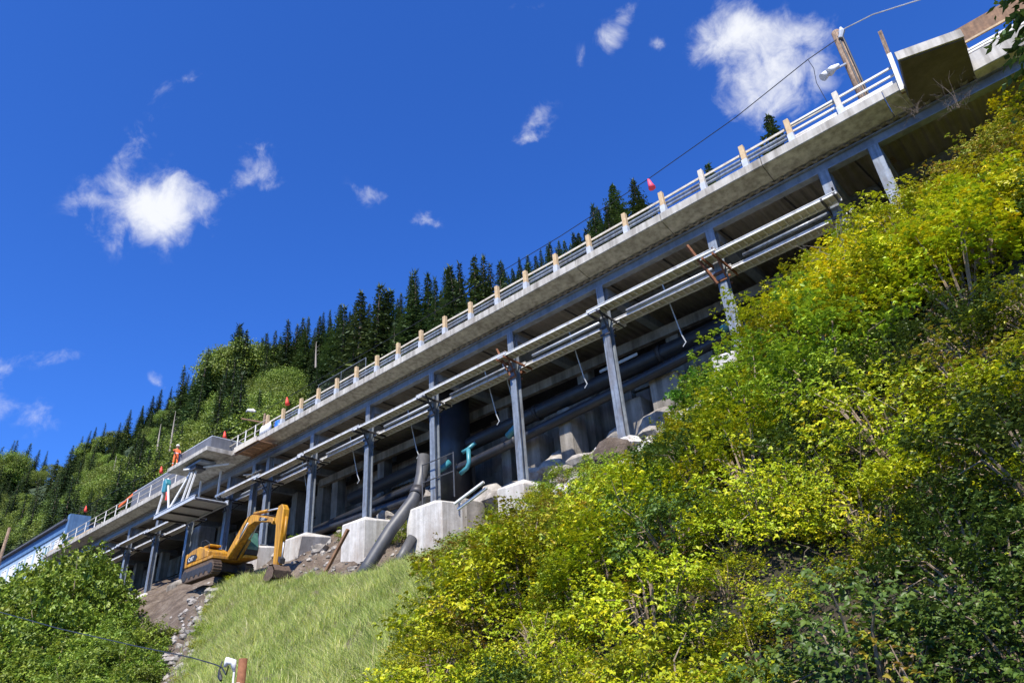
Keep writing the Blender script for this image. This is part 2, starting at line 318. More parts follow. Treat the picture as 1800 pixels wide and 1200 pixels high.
# mountain behind the road: bearing -> ridge elevation angle
AZ = np.radians([-100, -84, -79, -72, -69, -64.5, -58, -52, -42, -35, -28, -18, -8, 10, 40, 80]); EL = np.radians([12.5, 14, 15.5, 18.3, 21.0, 24.2, 26.8, 28.9, 30.9, 31.8, 33, 33, 32, 31, 29, 26]); DR = np.array([330, 330, 330, 330, 330, 320, 320, 330, 330, 330, 290, 290, 290, 290, 290, 290.])
def mtn(u, v):
    d = np.hypot(u, v); az = np.arctan2(u, v); dr = np.interp(az, AZ, DR); zr = dr * np.tan(np.interp(az, AZ, EL))
    d0 = np.minimum(33 / np.maximum(np.cos(az), 0.12), dr * 0.8)
    t = (d - d0) / (dr - d0)
    z = np.where(t < 1, 18.6 + (zr - 18.6) * np.clip(t, 0, 1) ** 0.93, zr - (d - dr) * 0.5)
    return z + np.clip(t, 0, 1) * 4 * (np.sin(u * 0.05 + v * 0.023) + np.sin(v * 0.061 - u * 0.03)) * (t < 1.05)
mu = np.arange(-460, 330, 5.0); mv = np.concatenate([np.array([33.0, 35, 38]), np.arange(42, 440, 5)])
mountain = grid_mesh('mountain', mu, mv, mtn, 'forestfloor')
mk = MB().box(-260, 60, 31.1, 33.05, 17.2, 18.62).build('road', 'asphalt'); tag(mk, kind='structure')

# ------------------------------------------------------------------ viaduct
VC = 23.95; VE = 22.7; ZT = 18.94; ZS = 18.34
COLS = [-2.2, -4.05, -8.88, -14.6, -20.25, -26.2, -31.9, -37.7, -43.0, -44.85, -48.3, -54.0, -59.85, -65.4, -71.1, -76.8]
BASEZ = [14.6, 13.6, 11.9, 10.2, 9.9, 10.4, 10.9, 11.3, 11.7, 11.6, 11.4, 11.4, 11.4, 11.8, 12, 12]
UL, UR = -84.0, 16.0
via = thing('viaduct', (-26, 27, 17.7), 'long concrete road viaduct on galvanised steel columns along the hillside', 'viaduct')
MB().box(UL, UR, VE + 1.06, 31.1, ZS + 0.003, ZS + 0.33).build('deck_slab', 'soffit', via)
m = MB(); x = UL
while x < -0.5:                                                    # cast in lengths with open joints
    e = min(x + 4.6, -0.5); m.prism([(VE, ZT - .40), (VE + 1.05, ZS), (VE + 1.05, ZS + 0.3), (VE + 0.35, ZS + 0.4), (VE + 0.35, ZT), (VE, ZT)], 0, x + 0.012, e - 0.012); x = e
m.build('edge_beam', 'concrete', via, bevel=0.02)
MB().prism([(23.3, 18.2), (24.2, 18.2), (24.2, 18.7), (23.6, 18.75), (23.6, 18.95), (23.3, 18.95)], 0, 1.4, UR).build('edge_beam', 'concrete', via, bevel=0.02)
m = MB(); pts = []                                                  # corrugated underside
n = int((UR - UL) / 0.1)
v = []; f = []
for i in range(n):
    xx = UL + i * 0.1; zz = ZS - 0.015 - (0.075 if (i // 2) % 2 else 0)
    v += [(xx, VE + 0.93, zz), (xx, 30.9, zz)]
    if i: f.append((2 * i - 2, 2 * i, 2 * i + 1, 2 * i - 1))
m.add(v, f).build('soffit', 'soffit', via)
def ibeam_u(m, v0, z0, z1, w, u0, u1, tf=0.04, tw=0.025):
    return m.prism([(v0 - w / 2, z0), (v0 + w / 2, z0), (v0 + w / 2, z0 + tf), (v0 + tw, z0 + tf), (v0 + tw, z1 - tf), (v0 + w / 2, z1 - tf), (v0 + w / 2, z1), (v0 - w / 2, z1), (v0 - w / 2, z1 - tf), (v0 - tw, z1 - tf), (v0 - tw, z0 + tf), (v0 - w / 2, z0 + tf)], 0, u0, u1)
ibeam_u(MB(), VC, 17.74, ZS - 0.11, 0.34, UL, UR).build('girder', 'girder', via)
ibeam_u(MB(), 27.0, 17.74, ZS - 0.11, 0.34, UL, UR).build('girder', 'girder', via)
for i, (u, bz) in enumerate(zip(COLS, BASEZ)):
    w = 0.37; t = 0.045; a = w / 2
    poly = [(-a, -a), (a, -a), (a, -a + t), (t / 2, -a + t), (t / 2, a - t), (a, a - t), (a, a), (-a, a), (-a, a - t), (-t / 2, a - t), (-t / 2, -a + t), (-a, -a + t)]
    c = MB().prism([(u + p[0], VC + p[1]) for p in poly], 2, bz, 17.735).build('column', 'steel', via)
    MB().box(u - 0.28, u + 0.28, VC - 0.28, VC + 0.28, bz - 0.02, bz + 0.03).build('base_plate', 'steel', c)
    sp = MB(); z0 = 15.05 + 0.07 * (i % 3); sp.box(u - .17, u + .17, VC - .198, VC - .1851, z0, z0 + .62)
    for q in range(5):
        for w_ in (-.12, -.05, .05, .12): sp.tube([(u + w_, VC - .198, z0 + .07 + .12 * q), (u + w_, VC - .222, z0 + .07 + .12 * q)], .02, 6)
    sp.build('splice_plate', 'girder', c)
    MB().box(u - 0.20, u + 0.20, VC + 0.2, 30.6, 17.30, 17.72).build('cross_beam', 'girder', via)
    # inner row of old concrete piers
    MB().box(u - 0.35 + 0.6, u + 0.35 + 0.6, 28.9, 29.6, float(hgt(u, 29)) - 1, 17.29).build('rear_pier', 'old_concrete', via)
for u in np.arange(-80, -3, 2.85): MB().beam((u, VC + 0.17, 18.1), (u + 0.3, 26.9, 17.85), 0.06, 0.06).build('brace', 'darksteel', via)
# lookout slabs that project from the deck
def lookout(poly, zb, zt, zi):
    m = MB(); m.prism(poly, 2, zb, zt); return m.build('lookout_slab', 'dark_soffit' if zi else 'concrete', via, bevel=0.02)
lookout([(-46.3, VE + 0.3), (-46.3, 20.85), (-52.3, 20.85), (-52.3, VE + 0.3)][::-1], 18.58, 18.9, 0)
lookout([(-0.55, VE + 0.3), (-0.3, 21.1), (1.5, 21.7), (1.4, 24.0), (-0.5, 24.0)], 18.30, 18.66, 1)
MB().beam((-0.33, 21.07, 18.52), (1.52, 21.67, 18.52), 0.07, 0.36).build('cast_edge', 'concrete', via)

# retaining wall, rough blocks and pipes below the deck
m = MB()
rw = np.random.default_rng(3)
for k in range(38):
    u0 = -85 + k * 2.6; f_ = 30.3 + rw.uniform(-.3, .15)
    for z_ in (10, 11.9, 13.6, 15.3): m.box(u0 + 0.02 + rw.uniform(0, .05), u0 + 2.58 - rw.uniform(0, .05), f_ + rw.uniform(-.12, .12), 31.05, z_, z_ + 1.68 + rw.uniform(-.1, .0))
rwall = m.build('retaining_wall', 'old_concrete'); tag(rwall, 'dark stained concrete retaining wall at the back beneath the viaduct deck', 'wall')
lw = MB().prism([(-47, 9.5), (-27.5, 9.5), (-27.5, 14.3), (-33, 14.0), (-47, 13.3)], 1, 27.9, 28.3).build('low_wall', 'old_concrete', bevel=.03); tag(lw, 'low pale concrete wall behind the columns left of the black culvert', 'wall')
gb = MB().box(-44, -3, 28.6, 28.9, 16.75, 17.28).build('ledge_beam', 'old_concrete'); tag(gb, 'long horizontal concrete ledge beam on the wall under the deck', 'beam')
for k, (u, v, w, h, dz, lab) in enumerate([(-13.9, 27.6, 1.5, 1.5, 1.6, 'ribbed concrete block beside the bright green shrub'), (-15.9, 27.9, 1.0, 1.6, 1.2, 'narrow upright concrete block left of the ribbed one'), (-19.7, 27.5, 0.8, 2.7, 1.3, 'tall slim concrete stub between two steel columns'),
                                  (-12.8, 28.6, 2.2, 1.3, 3.0, 'wide concrete block high on the slope under the black pipes'), (-25.0, 25.0, 1.2, 1.6, 0.3, 'grey concrete block behind the largest pale pedestal'), (-22.3, 28, 0.9, 2.6, 0.6, 'concrete stub right of the upright black culvert'), (-57.2, 26.5, 1.6, 4.2, 0.0, 'tall shaded concrete block at the left end beneath the deck')]):
    z = float(hgt(u, v)) - 0.6
    o = MB().prism([(u - w / 2, v - .7), (u + w / 2, v - .7), (u + w / 2, v + .7), (u - w / 2, v + .7)], 2, z, z + h + dz).build('concrete_block', 'old_concrete', bevel=0.06); tag(o, lab, 'concrete block')
def pipe(name, pts, r, mat, label, cat='pipe', rings=None, n=20):
    t = thing(name, pts[0], label, cat); MB().tube(pts, r, n).build('barrel', mat, t, smooth=True)
    for p, q in (rings or []): MB().tube([p, q], r * 1.16, n).build('flange', 'darksteel', t, smooth=True)
    return t
pipe('water_main', [(-38, 27.3, 14.15), (-27, 27.3, 14.55), (-8, 27.3, 15.35)], 0.40, 'hdpe', 'thick black water main running along under the deck, the upper one', rings=[((-21.8, 27.3, 14.77), (-21.6, 27.3, 14.78)), ((-14, 27.3, 15.1), (-13.8, 27.3, 15.11))])
pipe('water_main', [(-42, 26.6, 12.6), (-26, 26.6, 13.1), (-15, 26.6, 13.9), (-7, 26.6, 14.6)], 0.26, 'hdpe', 'thinner black pipe slung below the thick black water main', rings=[((-22.9, 26.6, 13.34), (-22.7, 26.6, 13.35))])
pipe('water_main', [(-52, 26.2, 12.6), (-36, 26.2, 12.2), (-28.5, 26.2, 12.1)], 0.28, 'hdpe', 'black pipe lying low behind the columns left of the grey drainpipe')
pipe('culvert', [(-27.9, 27, 11), (-27.9, 27, 18.2)], 0.98, 'hdpe', 'wide upright black culvert standing behind a steel column', 'culvert', n=28)
pipe('drainpipe', [(-27.3, 24.15, 13.3), (-27.3, 24.0, 12.2), (-27.2, 23.7, 11.4), (-27.1, 23.2, 10.6), (-27.6, 22.2, 9.1), (-28.1, 21.3, 7.4), (-28.3, 21, 6.8)], 0.33, 'greypipe', 'fat grey drainpipe coming down to the grass between two pedestals', 'drainpipe', rings=[((-27.19, 23.65, 11.3), (-27.12, 23.4, 10.9))], n=24)
pipe('drainpipe', [(-26.6, 22.75, 8.6), (-27.0, 21.8, 6.8)], 0.24, 'greypipe', 'short narrow grey pipe tucked beside the largest pedestal', 'drainpipe')
tp = thing('teal_pipe', (-24.9, 25, 12.0), 'bright teal pipe elbow with a side branch hanging behind the columns', 'pipe')
MB().tube([(-25.1, 24.9, 13.0), (-24.8, 25, 13.1), (-24.4, 25.2, 13.4)], 0.105, 12).build('branch', 'teal', tp, smooth=True); MB().tube([(-24.75, 25, 13.1), (-24.75, 25, 12.35), (-24.85, 24.95, 12.1), (-25.3, 24.9, 11.9)], 0.115, 12).build('elbow', 'teal', tp, smooth=True)
pipe('teal_pipe', [(-27.0, 24.6, 12.3), (-26.6, 24.9, 12.6), (-26.4, 25.2, 12.9)], 0.17, 'teal', 'teal pipe end below the small handrail beside a column', n=12)
pipe('teal_pipe', [(-22.3, 25.4, 13.15), (-21.4, 25.4, 13.6)], 0.17, 'teal', 'short teal pipe poking out from behind a steel column', n=12)
pipe('teal_pipe', [(-10.0, 25.4, 14.0), (-9.2, 25.4, 14.25)], 0.17, 'teal', 'pale teal pipe stub near the bushes at the upper end', n=12)
hr = thing('handrail', (-25.3, 23.4, 11.0), 'small tube handrail beside the column on the largest pedestal', 'handrail')
for q in (-26.7, -24.35): MB().tube([(q, 23.5, 10.2), (q, 23.5, 12.5)], 0.035, 6).build('rail_post', 'greypipe', hr)
for z in (12.45, 11.5): MB().tube([(-26.7, 23.5, z), (-24.35, 23.5, z)], 0.03, 6).build('rail', 'greypipe', hr)
for k, (u0, u1, z, v) in enumerate([(-20.8, -18.4, 15.7, 28.5), (-24.6, -23.3, 15.3, 28.3), (-18.3, -15.9, 16.3, 28.6), (-16.6, -15.6, 15.2, 27.9)]):  # white strips added in place of sunlight showing through gaps
    o = MB().beam((u0, v, z), (u1, v, z + 0.1), 0.05, 0.16).build('conduit', 'white'); tag(o, ['white conduit strip above the black pipe in the middle bay', 'short white strip beside the upright culvert', 'thin white strip higher up under the deck', 'stub of white conduit next to a steel column'][k], 'conduit')
# suspended hooks that carry the pipes
for k, u in enumerate([-12.0, -17.4, -21.9, -23.2, -29.6, -35.2, -40.6]):
    o = MB().tube([(u, 24.9, 17.2), (u + 0.15, 25.5, 14.6), (u + 0.22, 25.6, 14.25), (u + 0.05, 25.6, 14.1)], 0.03, 6).build('hanger_rod', 'steel_pale'); tag(o, f'thin pale hanger rod under the deck, {ORD[k]} of them from the right', 'hanger rod', 'hanger rods under the deck')

# ------------------------------------------------------------------ pedestals
def pedestal(u, zt, zb, wl, wr, v0, v1, label, mat='pale_concrete', chip=0.0):
    m = MB(); L_, R_ = u - wl, u + wr; zc = zt - 0.22
    m.add([(L_, v0, zb), (R_ - chip, v0, zb), (R_, v1, zb), (L_, v1, zb), (L_, v0, zc - 0.1), (R_, v0, zc - 0.2), (R_, v1, zc), (L_, v1, zc),
           (u - 0.35, VC - 0.35, zt), (u + 0.35, VC - 0.35, zt), (u + 0.35, VC + 0.35, zt), (u - 0.35, VC + 0.35, zt)],
          [(0, 1, 2, 3), (0, 4, 5, 1), (1, 5, 6, 2), (2, 6, 7, 3), (3, 7, 4, 0), (4, 8, 9, 5), (5, 9, 10, 6), (6, 10, 11, 7), (7, 11, 8, 4), (8, 11, 10, 9)])
    o = m.build('concrete_pedestal', mat, bevel=0.05); return tag(o, label, 'pedestal', 'concrete pedestals under the steel columns')
pedestal(-26.2, 10.4, 6.0, 1.05, 1.55, 22.9, 25.2, 'largest pale concrete pedestal, right of the fat grey drainpipe')
pedestal(-31.9, 10.9, 6.2, .85, 1.2, 22.9, 25.0, 'pale concrete pedestal left of the fat grey drainpipe')
pedestal(-37.7, 11.3, 8.3, .85, 1.0, 22.9, 25.0, 'pale concrete pedestal just right of the excavator stick', chip=.7)
pedestal(-43.4, 11.7, 8.6, 1.2, 1.6, 23.0, 25.0, 'pale concrete pedestal standing behind the excavator cab')
pedestal(-20.25, 9.9, 7.2, 0.75, 0.85, 22.9, 24.9, 'rounded whitish pedestal half buried in bushes right of the largest one')
pedestal(-14.6, 10.2, 7.6, 0.9, 0.9, 22.9, 24.9, 'broken whitish pedestal behind the dirt mound with roots')
pedestal(-8.88, 11.9, 8.4, 0.7, 0.7, 22.6, 24.9, 'pale pedestal overgrown beside the bright round green shrub')
pedestal(-4.05, 13.9, 10.5, 0.9, 0.6, 22.6, 24.9, 'pale pedestal mostly hidden in yellow bushes at the upper right')
pedestal(-54.0, 11.4, 9.5, 0.7, 0.7, 23.2, 24.9, 'low pedestal behind the excavator tail', 'old_concrete')
pedestal(-59.85, 11.4, 9.2, 1.0, 1.3, 23.2, 24.9, 'low tan pedestal at the left end above the green bushes', 'concrete')

# ------------------------------------------------------------------ scaffold planks and brackets on the columns
def plank(label, L_):
    t = thing('scaffold_plank', (0, 0, 0), label, 'scaffold plank', 'aluminium scaffold planks along the columns')
    for s in (-0.27, 0.27): MB().prism([(s - 0.03, -0.07), (s + 0.03, -0.07), (s + 0.03, -0.05), (s + 0.008, -0.05), (s + 0.008, 0.05), (s + 0.03, 0.05), (s + 0.03, 0.07), (s - 0.03, 0.07), (s - 0.03, 0.05), (s - 0.008, 0.05), (s - 0.008, -0.05), (s - 0.03, -0.05)], 0, -L_ / 2, L_ / 2).build('side_rail', 'alu', t)
    m = MB()
    for x in np.arange(-L_ / 2 + 0.2, L_ / 2, 0.3): m.box(x - 0.025, x + 0.025, -0.262, 0.262, -0.045, -0.005)
    r = m.build('grating', 'alu', t)  # all cross rungs of the plank in one mesh
    MB().box(-L_ / 2, L_ / 2, -0.262, 0.262, 0.045, 0.068).build('deck_board', 'paletimber', t)
    return t
pl0 = None; outer_n = 0
lrng = np.random.default_rng(8)
cc = [-4.05, -8.88, -14.6, -20.25, -26.2, -31.9, -37.7, -43.0, -48.3]
spans = [(cc[i], cc[i + 1]) for i in range(8)] + [(-54.0, -59.85), (-59.85, -65.4), (-65.4, -71.1)]
for i, (a, b) in enumerate(spans):
    for row, (vv, zz, nm) in enumerate(((23.32, 16.12, 'front'), (24.72, 16.02, 'rear'))):
        lab = f'aluminium scaffold plank on brackets, {nm} row, {ORD[i]} bay from the upper right end'
        ll = (a - b) + 0.7; loc = ((a + b) / 2 + lrng.uniform(-.12, .12), vv + lrng.uniform(-.03, .03), zz + (0.1 if i % 2 else 0) + lrng.uniform(-.02, .02))
        if pl0 is None: pl0 = plank(lab, 6.0); plk = list(pl0.children); pl0.location = loc; pl0.scale = (ll / 6.0, 1, 1)
        else: copy_tree(pl0, plk, loc, (0, lrng.uniform(-.004, .004), 0), (ll / 6.0, 1, 1), lab)
# a grey pipe rail that lies along the rear planks
for i, (a, b) in enumerate(spans[:8]):
    o = MB().tube([(a - 0.2, 24.35, 16.28), (b + 0.9, 24.35, 16.24)], 0.075, 10).build('steel_tube', 'steel_pale' if i % 3 else 'steel', smooth=True); tag(o, f'round grey steel tube lying on the rear planks, {ORD[i]} bay from the upper right end', 'steel tube', 'steel tubes on the rear planks')
def bracket(mat, label):
    t = thing('scaffold_bracket', (0, 0, 0), label, 'bracket', 'scaffold brackets clamped to the columns')
    MB().beam((0.23, -1.05, 0), (0.23, 1.15, 0), 0.07, 0.1).build('outrigger', mat, t)
    MB().beam((-0.23, -1.05, 0), (-0.23, 1.15, 0), 0.07, 0.1).build('outrigger', mat, t)
    MB().beam((0.23, -0.95, 0.35), (0.24, -0.25, -0.75), 0.06, 0.06).build('strut', mat, t); MB().beam((-0.23, 0.95, -0.05), (-0.24, 0.25, -0.7), 0.06, 0.06).build('strut', mat, t)
    m = MB()
    for s in (-0.235, 0.235): m.box(-0.26, 0.26, s - 0.02, s + 0.02, -0.5, -0.38); m.box(-0.26, 0.26, s - 0.02, s + 0.02, -0.85, -0.75)
    m.build('clamp', mat, t)
    return t
br = {k: bracket(k, f'x') for k in ('darksteel', 'rust')}; used = set()
NMS = ['rusty', 'dark steel']
for i, u in enumerate(cc + [-54.0, -59.85, -65.4]):
    k = 'rust' if i in (1, 3) else 'darksteel'; lab = f'{"rusty brown" if k == "rust" else "dark steel"} bracket holding planks at the {ORD[i]} scaffolded column from the upper right'
    if k not in used: used.add(k); br[k].location = (u, VC, 15.98); br[k]['label'] = lab
    else: copy_tree(br[k], list(br[k].children), (u, VC, 15.98), None, None, lab)
o = MB().beam((-20.6, 23.1, 16.7), (-20.2, 23.5, 15.2), 0.09, 0.09).build('angle_iron', 'rust'); tag(o, 'rusty angle iron sticking up at the planks in the middle of the viaduct', 'angle iron')
o = MB().beam((-9.6, 22.9, 16.9), (-9.0, 23.55, 15.0), 0.1, 0.1).build('angle_iron', 'rust'); tag(o, 'rusty angle iron sticking up at the planks nearest the yellow bushes', 'angle iron')
m = MB()
for k in range(7):
    a = lrng.uniform(-1, 1, 6); m.beam((-44.6 + a[0] * .5, 23.4 + a[1] * .3, 16.35 + .08 * k), (-43.6 + a[2] * .5, 23.4 + a[3] * .3, 16.4 + .08 * k + .2 * a[4]), 0.14, 0.04)
o = m.build('lumber_pile', 'paletimber'); tag(o, 'jumbled pile of short boards lying on the scaffold planks', 'lumber pile')

# ------------------------------------------------------------------ railing on the deck edge
PX = [-2.6, -4.5, -6.42, -8.3, -10.25, -12.2, -14.25, -16.25, -18.2, -20.15, -22.1, -24.1, -26.05, -28.05, -30.0, -32.0, -34.0, -36.0, -37.95, -40.1, -42.1]
rail = thing('guardrail', (-22, VE + 0.15, ZT), 'white railed guardrail with short timber posts along the deck edge', 'guardrail')
for i, u in enumerate(PX):
    h = 1.15 + (0.25 if i == 20 else 0) + lrng.uniform(-.04, .04); mat = 'paletimber' if i in (0, 3) else 'timber'
    p = MB().box(u - 0.10, u + 0.10, VE + 0.12, VE + 0.32, ZT - 0.02, ZT + h).build('post', mat, rail, bevel=0.015)
    m = MB(); m.box(u - 0.115, u + 0.115, VE + 0.095, VE + 0.12, ZT, ZT + 0.42); m.box(u - 0.16, u + 0.16, VE + 0.05, VE + 0.37, ZT - 0.004, ZT + 0.02); m.box(u + 0.102, u + 0.118, VE + 0.1, VE + 0.34, ZT, ZT + 0.42); m.box(u - 0.118, u - 0.102, VE + 0.1, VE + 0.34, ZT, ZT + 0.42)
    m.build('post_shoe', 'steel_pale', p)
def rail_line(name, u0, u1, v, z, mat, w=0.05, h=0.09, par=None): return MB().beam((u0, v, z), (u1, v, z), w, h).build(name, mat, par)
for a, b in zip(PX[:-1], PX[1:]): MB().beam((a, VE + 0.36, ZT + 0.9 + lrng.uniform(-.02, .02)), (b, VE + 0.36, ZT + 0.9 + lrng.uniform(-.02, .02)), 0.05, 0.10).build('top_rail', 'paletimber', rail)
for z in (0.47, 0.66): MB().prism([(VE + .37, ZT + z - .07), (VE + .39, ZT + z - .07), (VE + .42, ZT + z - .02), (VE + .42, ZT + z + .02), (VE + .39, ZT + z + .07), (VE + .37, ZT + z + .07), (VE + .34, ZT + z + .02), (VE + .34, ZT + z - .02)], 0, -41.5, -4.6).build('steel_rail', 'steel', rail)
for z in (0.24, 0.34, 0.62, 0.98): MB().beam((-4.4, VE + 0.33, ZT + z), (-0.6, VE + 0.33, ZT + z), 0.06, 0.08).build('white_rail', 'offwhite', rail)
bst = MB(); bst.prism([(VE + .6, 18.7), (VE + 1.0, 18.7), (VE + .92, 19.0), (VE + .86, 19.2), (VE + .74, 19.2), (VE + .68, 19.0)], 0, -29, -24)
tpst = thing('boundary_post', (-0.55, VE, 18.7), 'tall weathered post with white lower half where the railing meets the lookout', 'post')
MB().beam((-0.6, VE, 18.45), (-0.5, VE, 20.2), 0.16, 0.14).build('lower_post', 'offwhite', tpst); MB().beam((-0.62, VE + .12, 18.45), (-0.46, VE + .12, 21.5), 0.13, 0.13).build('upper_post', 'poletimber', tpst)
# tube railing at the left end
tr = thing('tube_railing', (-64, VE + .2, ZT), 'light tube railing along the deck left of the hanging platform', 'railing')
lx = list(np.arange(-53.2, -83.5, -2.3))
for u in lx: MB().tube([(u, VE + 0.2, ZT - 0.3), (u, VE + 0.2, ZT + 1.15)], 0.045, 6).build('rail_post', 'offwhite', tr)
for z in (0.65, 1.12): MB().tube([(lx[0], VE + 0.2, ZT + z), (lx[-1], VE + 0.2, ZT + z)], 0.035, 6).build('rail', 'paletimber', tr)
MB().beam((-83, VE + .12, ZT + .06), (-72, VE + .12, ZT + .06), 0.05, 0.2).build('toe_board', 'timber', tr)
tr2 = thing('tube_railing', (-44.5, VE + .2, ZT), 'short tube railing between the lookout slab and the last timber post', 'railing')
for u in (-46.0, -44.9, -43.6): MB().tube([(u, VE + 0.2, ZT - 0.1), (u, VE + 0.2, ZT + 1.15)], 0.045, 6).build('rail_post', 'offwhite', tr2)
for z in (0.6, 1.1): MB().tube([(-48, VE + 0.2, ZT + z), (-42.1, VE + 0.2, ZT + z)], 0.035, 6).build('rail', 'paletimber', tr2)
def screen(label, pts, z0, z1, posts):
    t = thing('screen_fence', (pts[0][0], pts[0][1], z0), label, 'fence')
    m = MB()
    for p, q in zip(pts[:-1], pts[1:]): m.beam((*p, (z0 + z1) / 2), (*q, (z0 + z1) / 2), 0.03, z1 - z0)
    m.build('sheeting', 'meshgrey', t)
    for p, q in zip(pts[:-1], pts[1:]):
        MB().beam((*p, z1 + .03), (*q, z1 + .03), 0.05, 0.06).build('top_rail', 'steel_pale', t)
    return t
screen('grey sheeted screen round the lookout slab', [(-47.1, 24.6), (-47.1, 21.5), (-52.2, 21.5), (-52.2, 23.0)], 18.92, 20.0, 0)
screen('long grey sheeted screen behind the tube railing at the left', [(-52.4, 23.5), (-66, 23.7)], 18.9, 21.0, 0)
mf = thing('mesh_panel', (-35, 24.0, 18.8), 'grey wire mesh panels standing behind the timber posts', 'mesh fence')
m = MB()
for u in np.arange(-37.8, -32.5, 0.12): m.tube([(u, 24.0, 18.8), (u, 24.0, 21.35)], 0.008, 3, False)
for z in np.arange(18.9, 21.4, 0.12): m.tube([(-37.8, 24.0, z), (-32.6, 24.0, z)], 0.008, 3, False)
m.build('mesh', 'darksteel', mf)
for u in (-37.8, -35.2, -32.6): MB().tube([(u, 24.02, 18.7), (u, 24.02, 21.4)], 0.022, 6).build('mesh_post', 'steel', mf)
for z in (21.38, 18.85): MB().tube([(-37.8, 24.02, z), (-32.6, 24.02, z)], 0.025, 6).build('mesh_frame', 'steel', mf)
yb = MB().prism([(-15.9, 19.05), (-12.9, 19.0), (-12.8, 19.3), (-13.6, 19.42), (-15.9, 19.28)], 1, 23.4, 23.75).build('boom_lift_arm', 'yellow'); tag(yb, 'yellow steel boom lying folded behind the guardrail', 'boom')
bb = MB().tube([(-41.0, 23.3, 18.75), (-41.0, 23.3, 19.55)], [0.4, 0.36], 16).build('barrel', 'bluetarp', smooth=True); tag(bb, 'bright blue plastic barrel on the deck behind the rails', 'barrel')
wb = MB(); wrn = np.random.default_rng(4)
for k in range(5): wb.tube([(-42.6 + .28 * k * .8, 22.85, 18.9), (-42.55 + .28 * k * .8, 22.85, 19.25 + .2 * wrn.random()), (-42.5 + .28 * k * .8, 22.85, 19.6 + .1 * wrn.random())], [0.17, 0.15, 0.05], 8)
o = wb.build('sandbag', 'white', smooth=True); tag(o, 'slumped white bags leaning on the deck edge by the last timber post', 'bags')
wf = thing('formwork_platform', (-43.2, 22.8, 18.1), 'brown timber formwork platform hung under the deck edge', 'formwork')
for k in range(5): MB().box(-44.5 + .62 * k, -43.92 + .62 * k, 22.0, 23.5, 18.05 + .01 * (k % 2), 18.1 + .01 * (k % 2)).build('board', 'browntimber', wf)
for v_ in (22.15, 23.3): MB().beam((-44.6, v_, 17.99), (-41.5, v_, 17.99), 0.09, 0.1).build('joist', 'browntimber', wf)
MB().box(-44.5, -41.6, 21.96, 22.0, 18.05, 18.45).build('side_board', 'paletimber', wf)

# right-hand end beyond the lookout
rb = thing('board_parapet', (6, 23.4, 18.95), 'brown board parapet with yellow lower rail beyond the lookout', 'parapet')
MB().box(1.45, 14, 23.42, 23.47, 19.62, 20.3).build('brown_board', 'browntimber', rb); MB().box(1.45, 14, 23.36, 23.42, 19.52, 19.6).build('yellow_rail', 'timber', rb)
for u in (1.5, 3.1, 5.5): MB().box(u - .1, u + .1, 23.48, 23.68, 18.9, 20.2).build('board_post', 'timber', rb)
for z in (19.08, 19.2): MB().beam((1.45, 23.4, z), (14, 23.4, z), 0.06, 0.07).build('white_rail', 'offwhite', rb)

# ------------------------------------------------------------------ hanging platform
hp = thing('hanging_platform', (-50.5, 22, 15.5), 'grey hanging work platform slung below the lookout slab', 'work platform')
MB().box(-53.2, -47.2, 20.9, 23.3, 15.42, 15.5).build('platform_deck', 'steel_pale', hp)
for v_ in (20.9, 23.3): ibeam_u(MB(), v_, 15.3, 15.62, 0.12, -53.3, -47.1).build('edge_rail', 'steel_pale', hp)
for u in (-53.2, -51.2, -49.2, -47.2): MB().beam((u, 20.9, 15.36), (u, 23.3, 15.36), 0.1, 0.12).build('joist', 'darksteel', hp)
for (a, b) in (((-53.1, 20.95, 15.6), (-53.1, 21.3, 18.4)), ((-51.2, 20.95, 15.6), (-53.0, 21.3, 18.4)), ((-51.0, 20.95, 15.6), (-49.6, 21.6, 18.4)), ((-49.2, 20.95, 15.6), (-49.2, 21.5, 18.4)), ((-48.9, 21.1, 15.6), (-48.9, 21.6, 18.4)), ((-48.6, 23.2, 15.6), (-48.6, 23.2, 18.2)), ((-51.6, 23.2, 15.6), (-51.6, 23.2, 18.2))):
    MB().beam(a, b, 0.11, 0.11).build('hanger', 'alu', hp)
MB().box(-50.3, -47.8, 21.2, 22.4, 18.28, 18.43).build('top_frame', 'girder', hp); MB().box(-49.4, -48.5, 21.25, 22.0, 17.95, 18.27).build('trolley', 'darksteel', hp)
MB().beam((-49.8, 21.0, 18.15), (-46.9, 22.9, 18.15), 0.1, 0.1).build('top_beam', 'alu', hp)
hs_ = thing('hoist', (-52.9, 21.1, 18.0), 'small blue green hoist with a red hook block below the worker on the lookout corner', 'hoist')
MB().prism([(-53.1, 17.3), (-52.6, 17.2), (-52.5, 17.9), (-52.75, 18.3), (-53.1, 18.2)], 1, 21.0, 21.4).build('hoist_body', 'teal', hs_, bevel=0.04); MB().tube([(-52.5, 21.2, 17.2), (-52.4, 21.2, 16.9), (-52.45, 21.2, 16.6)], 0.09, 8).build('hook_block', 'red', hs_)
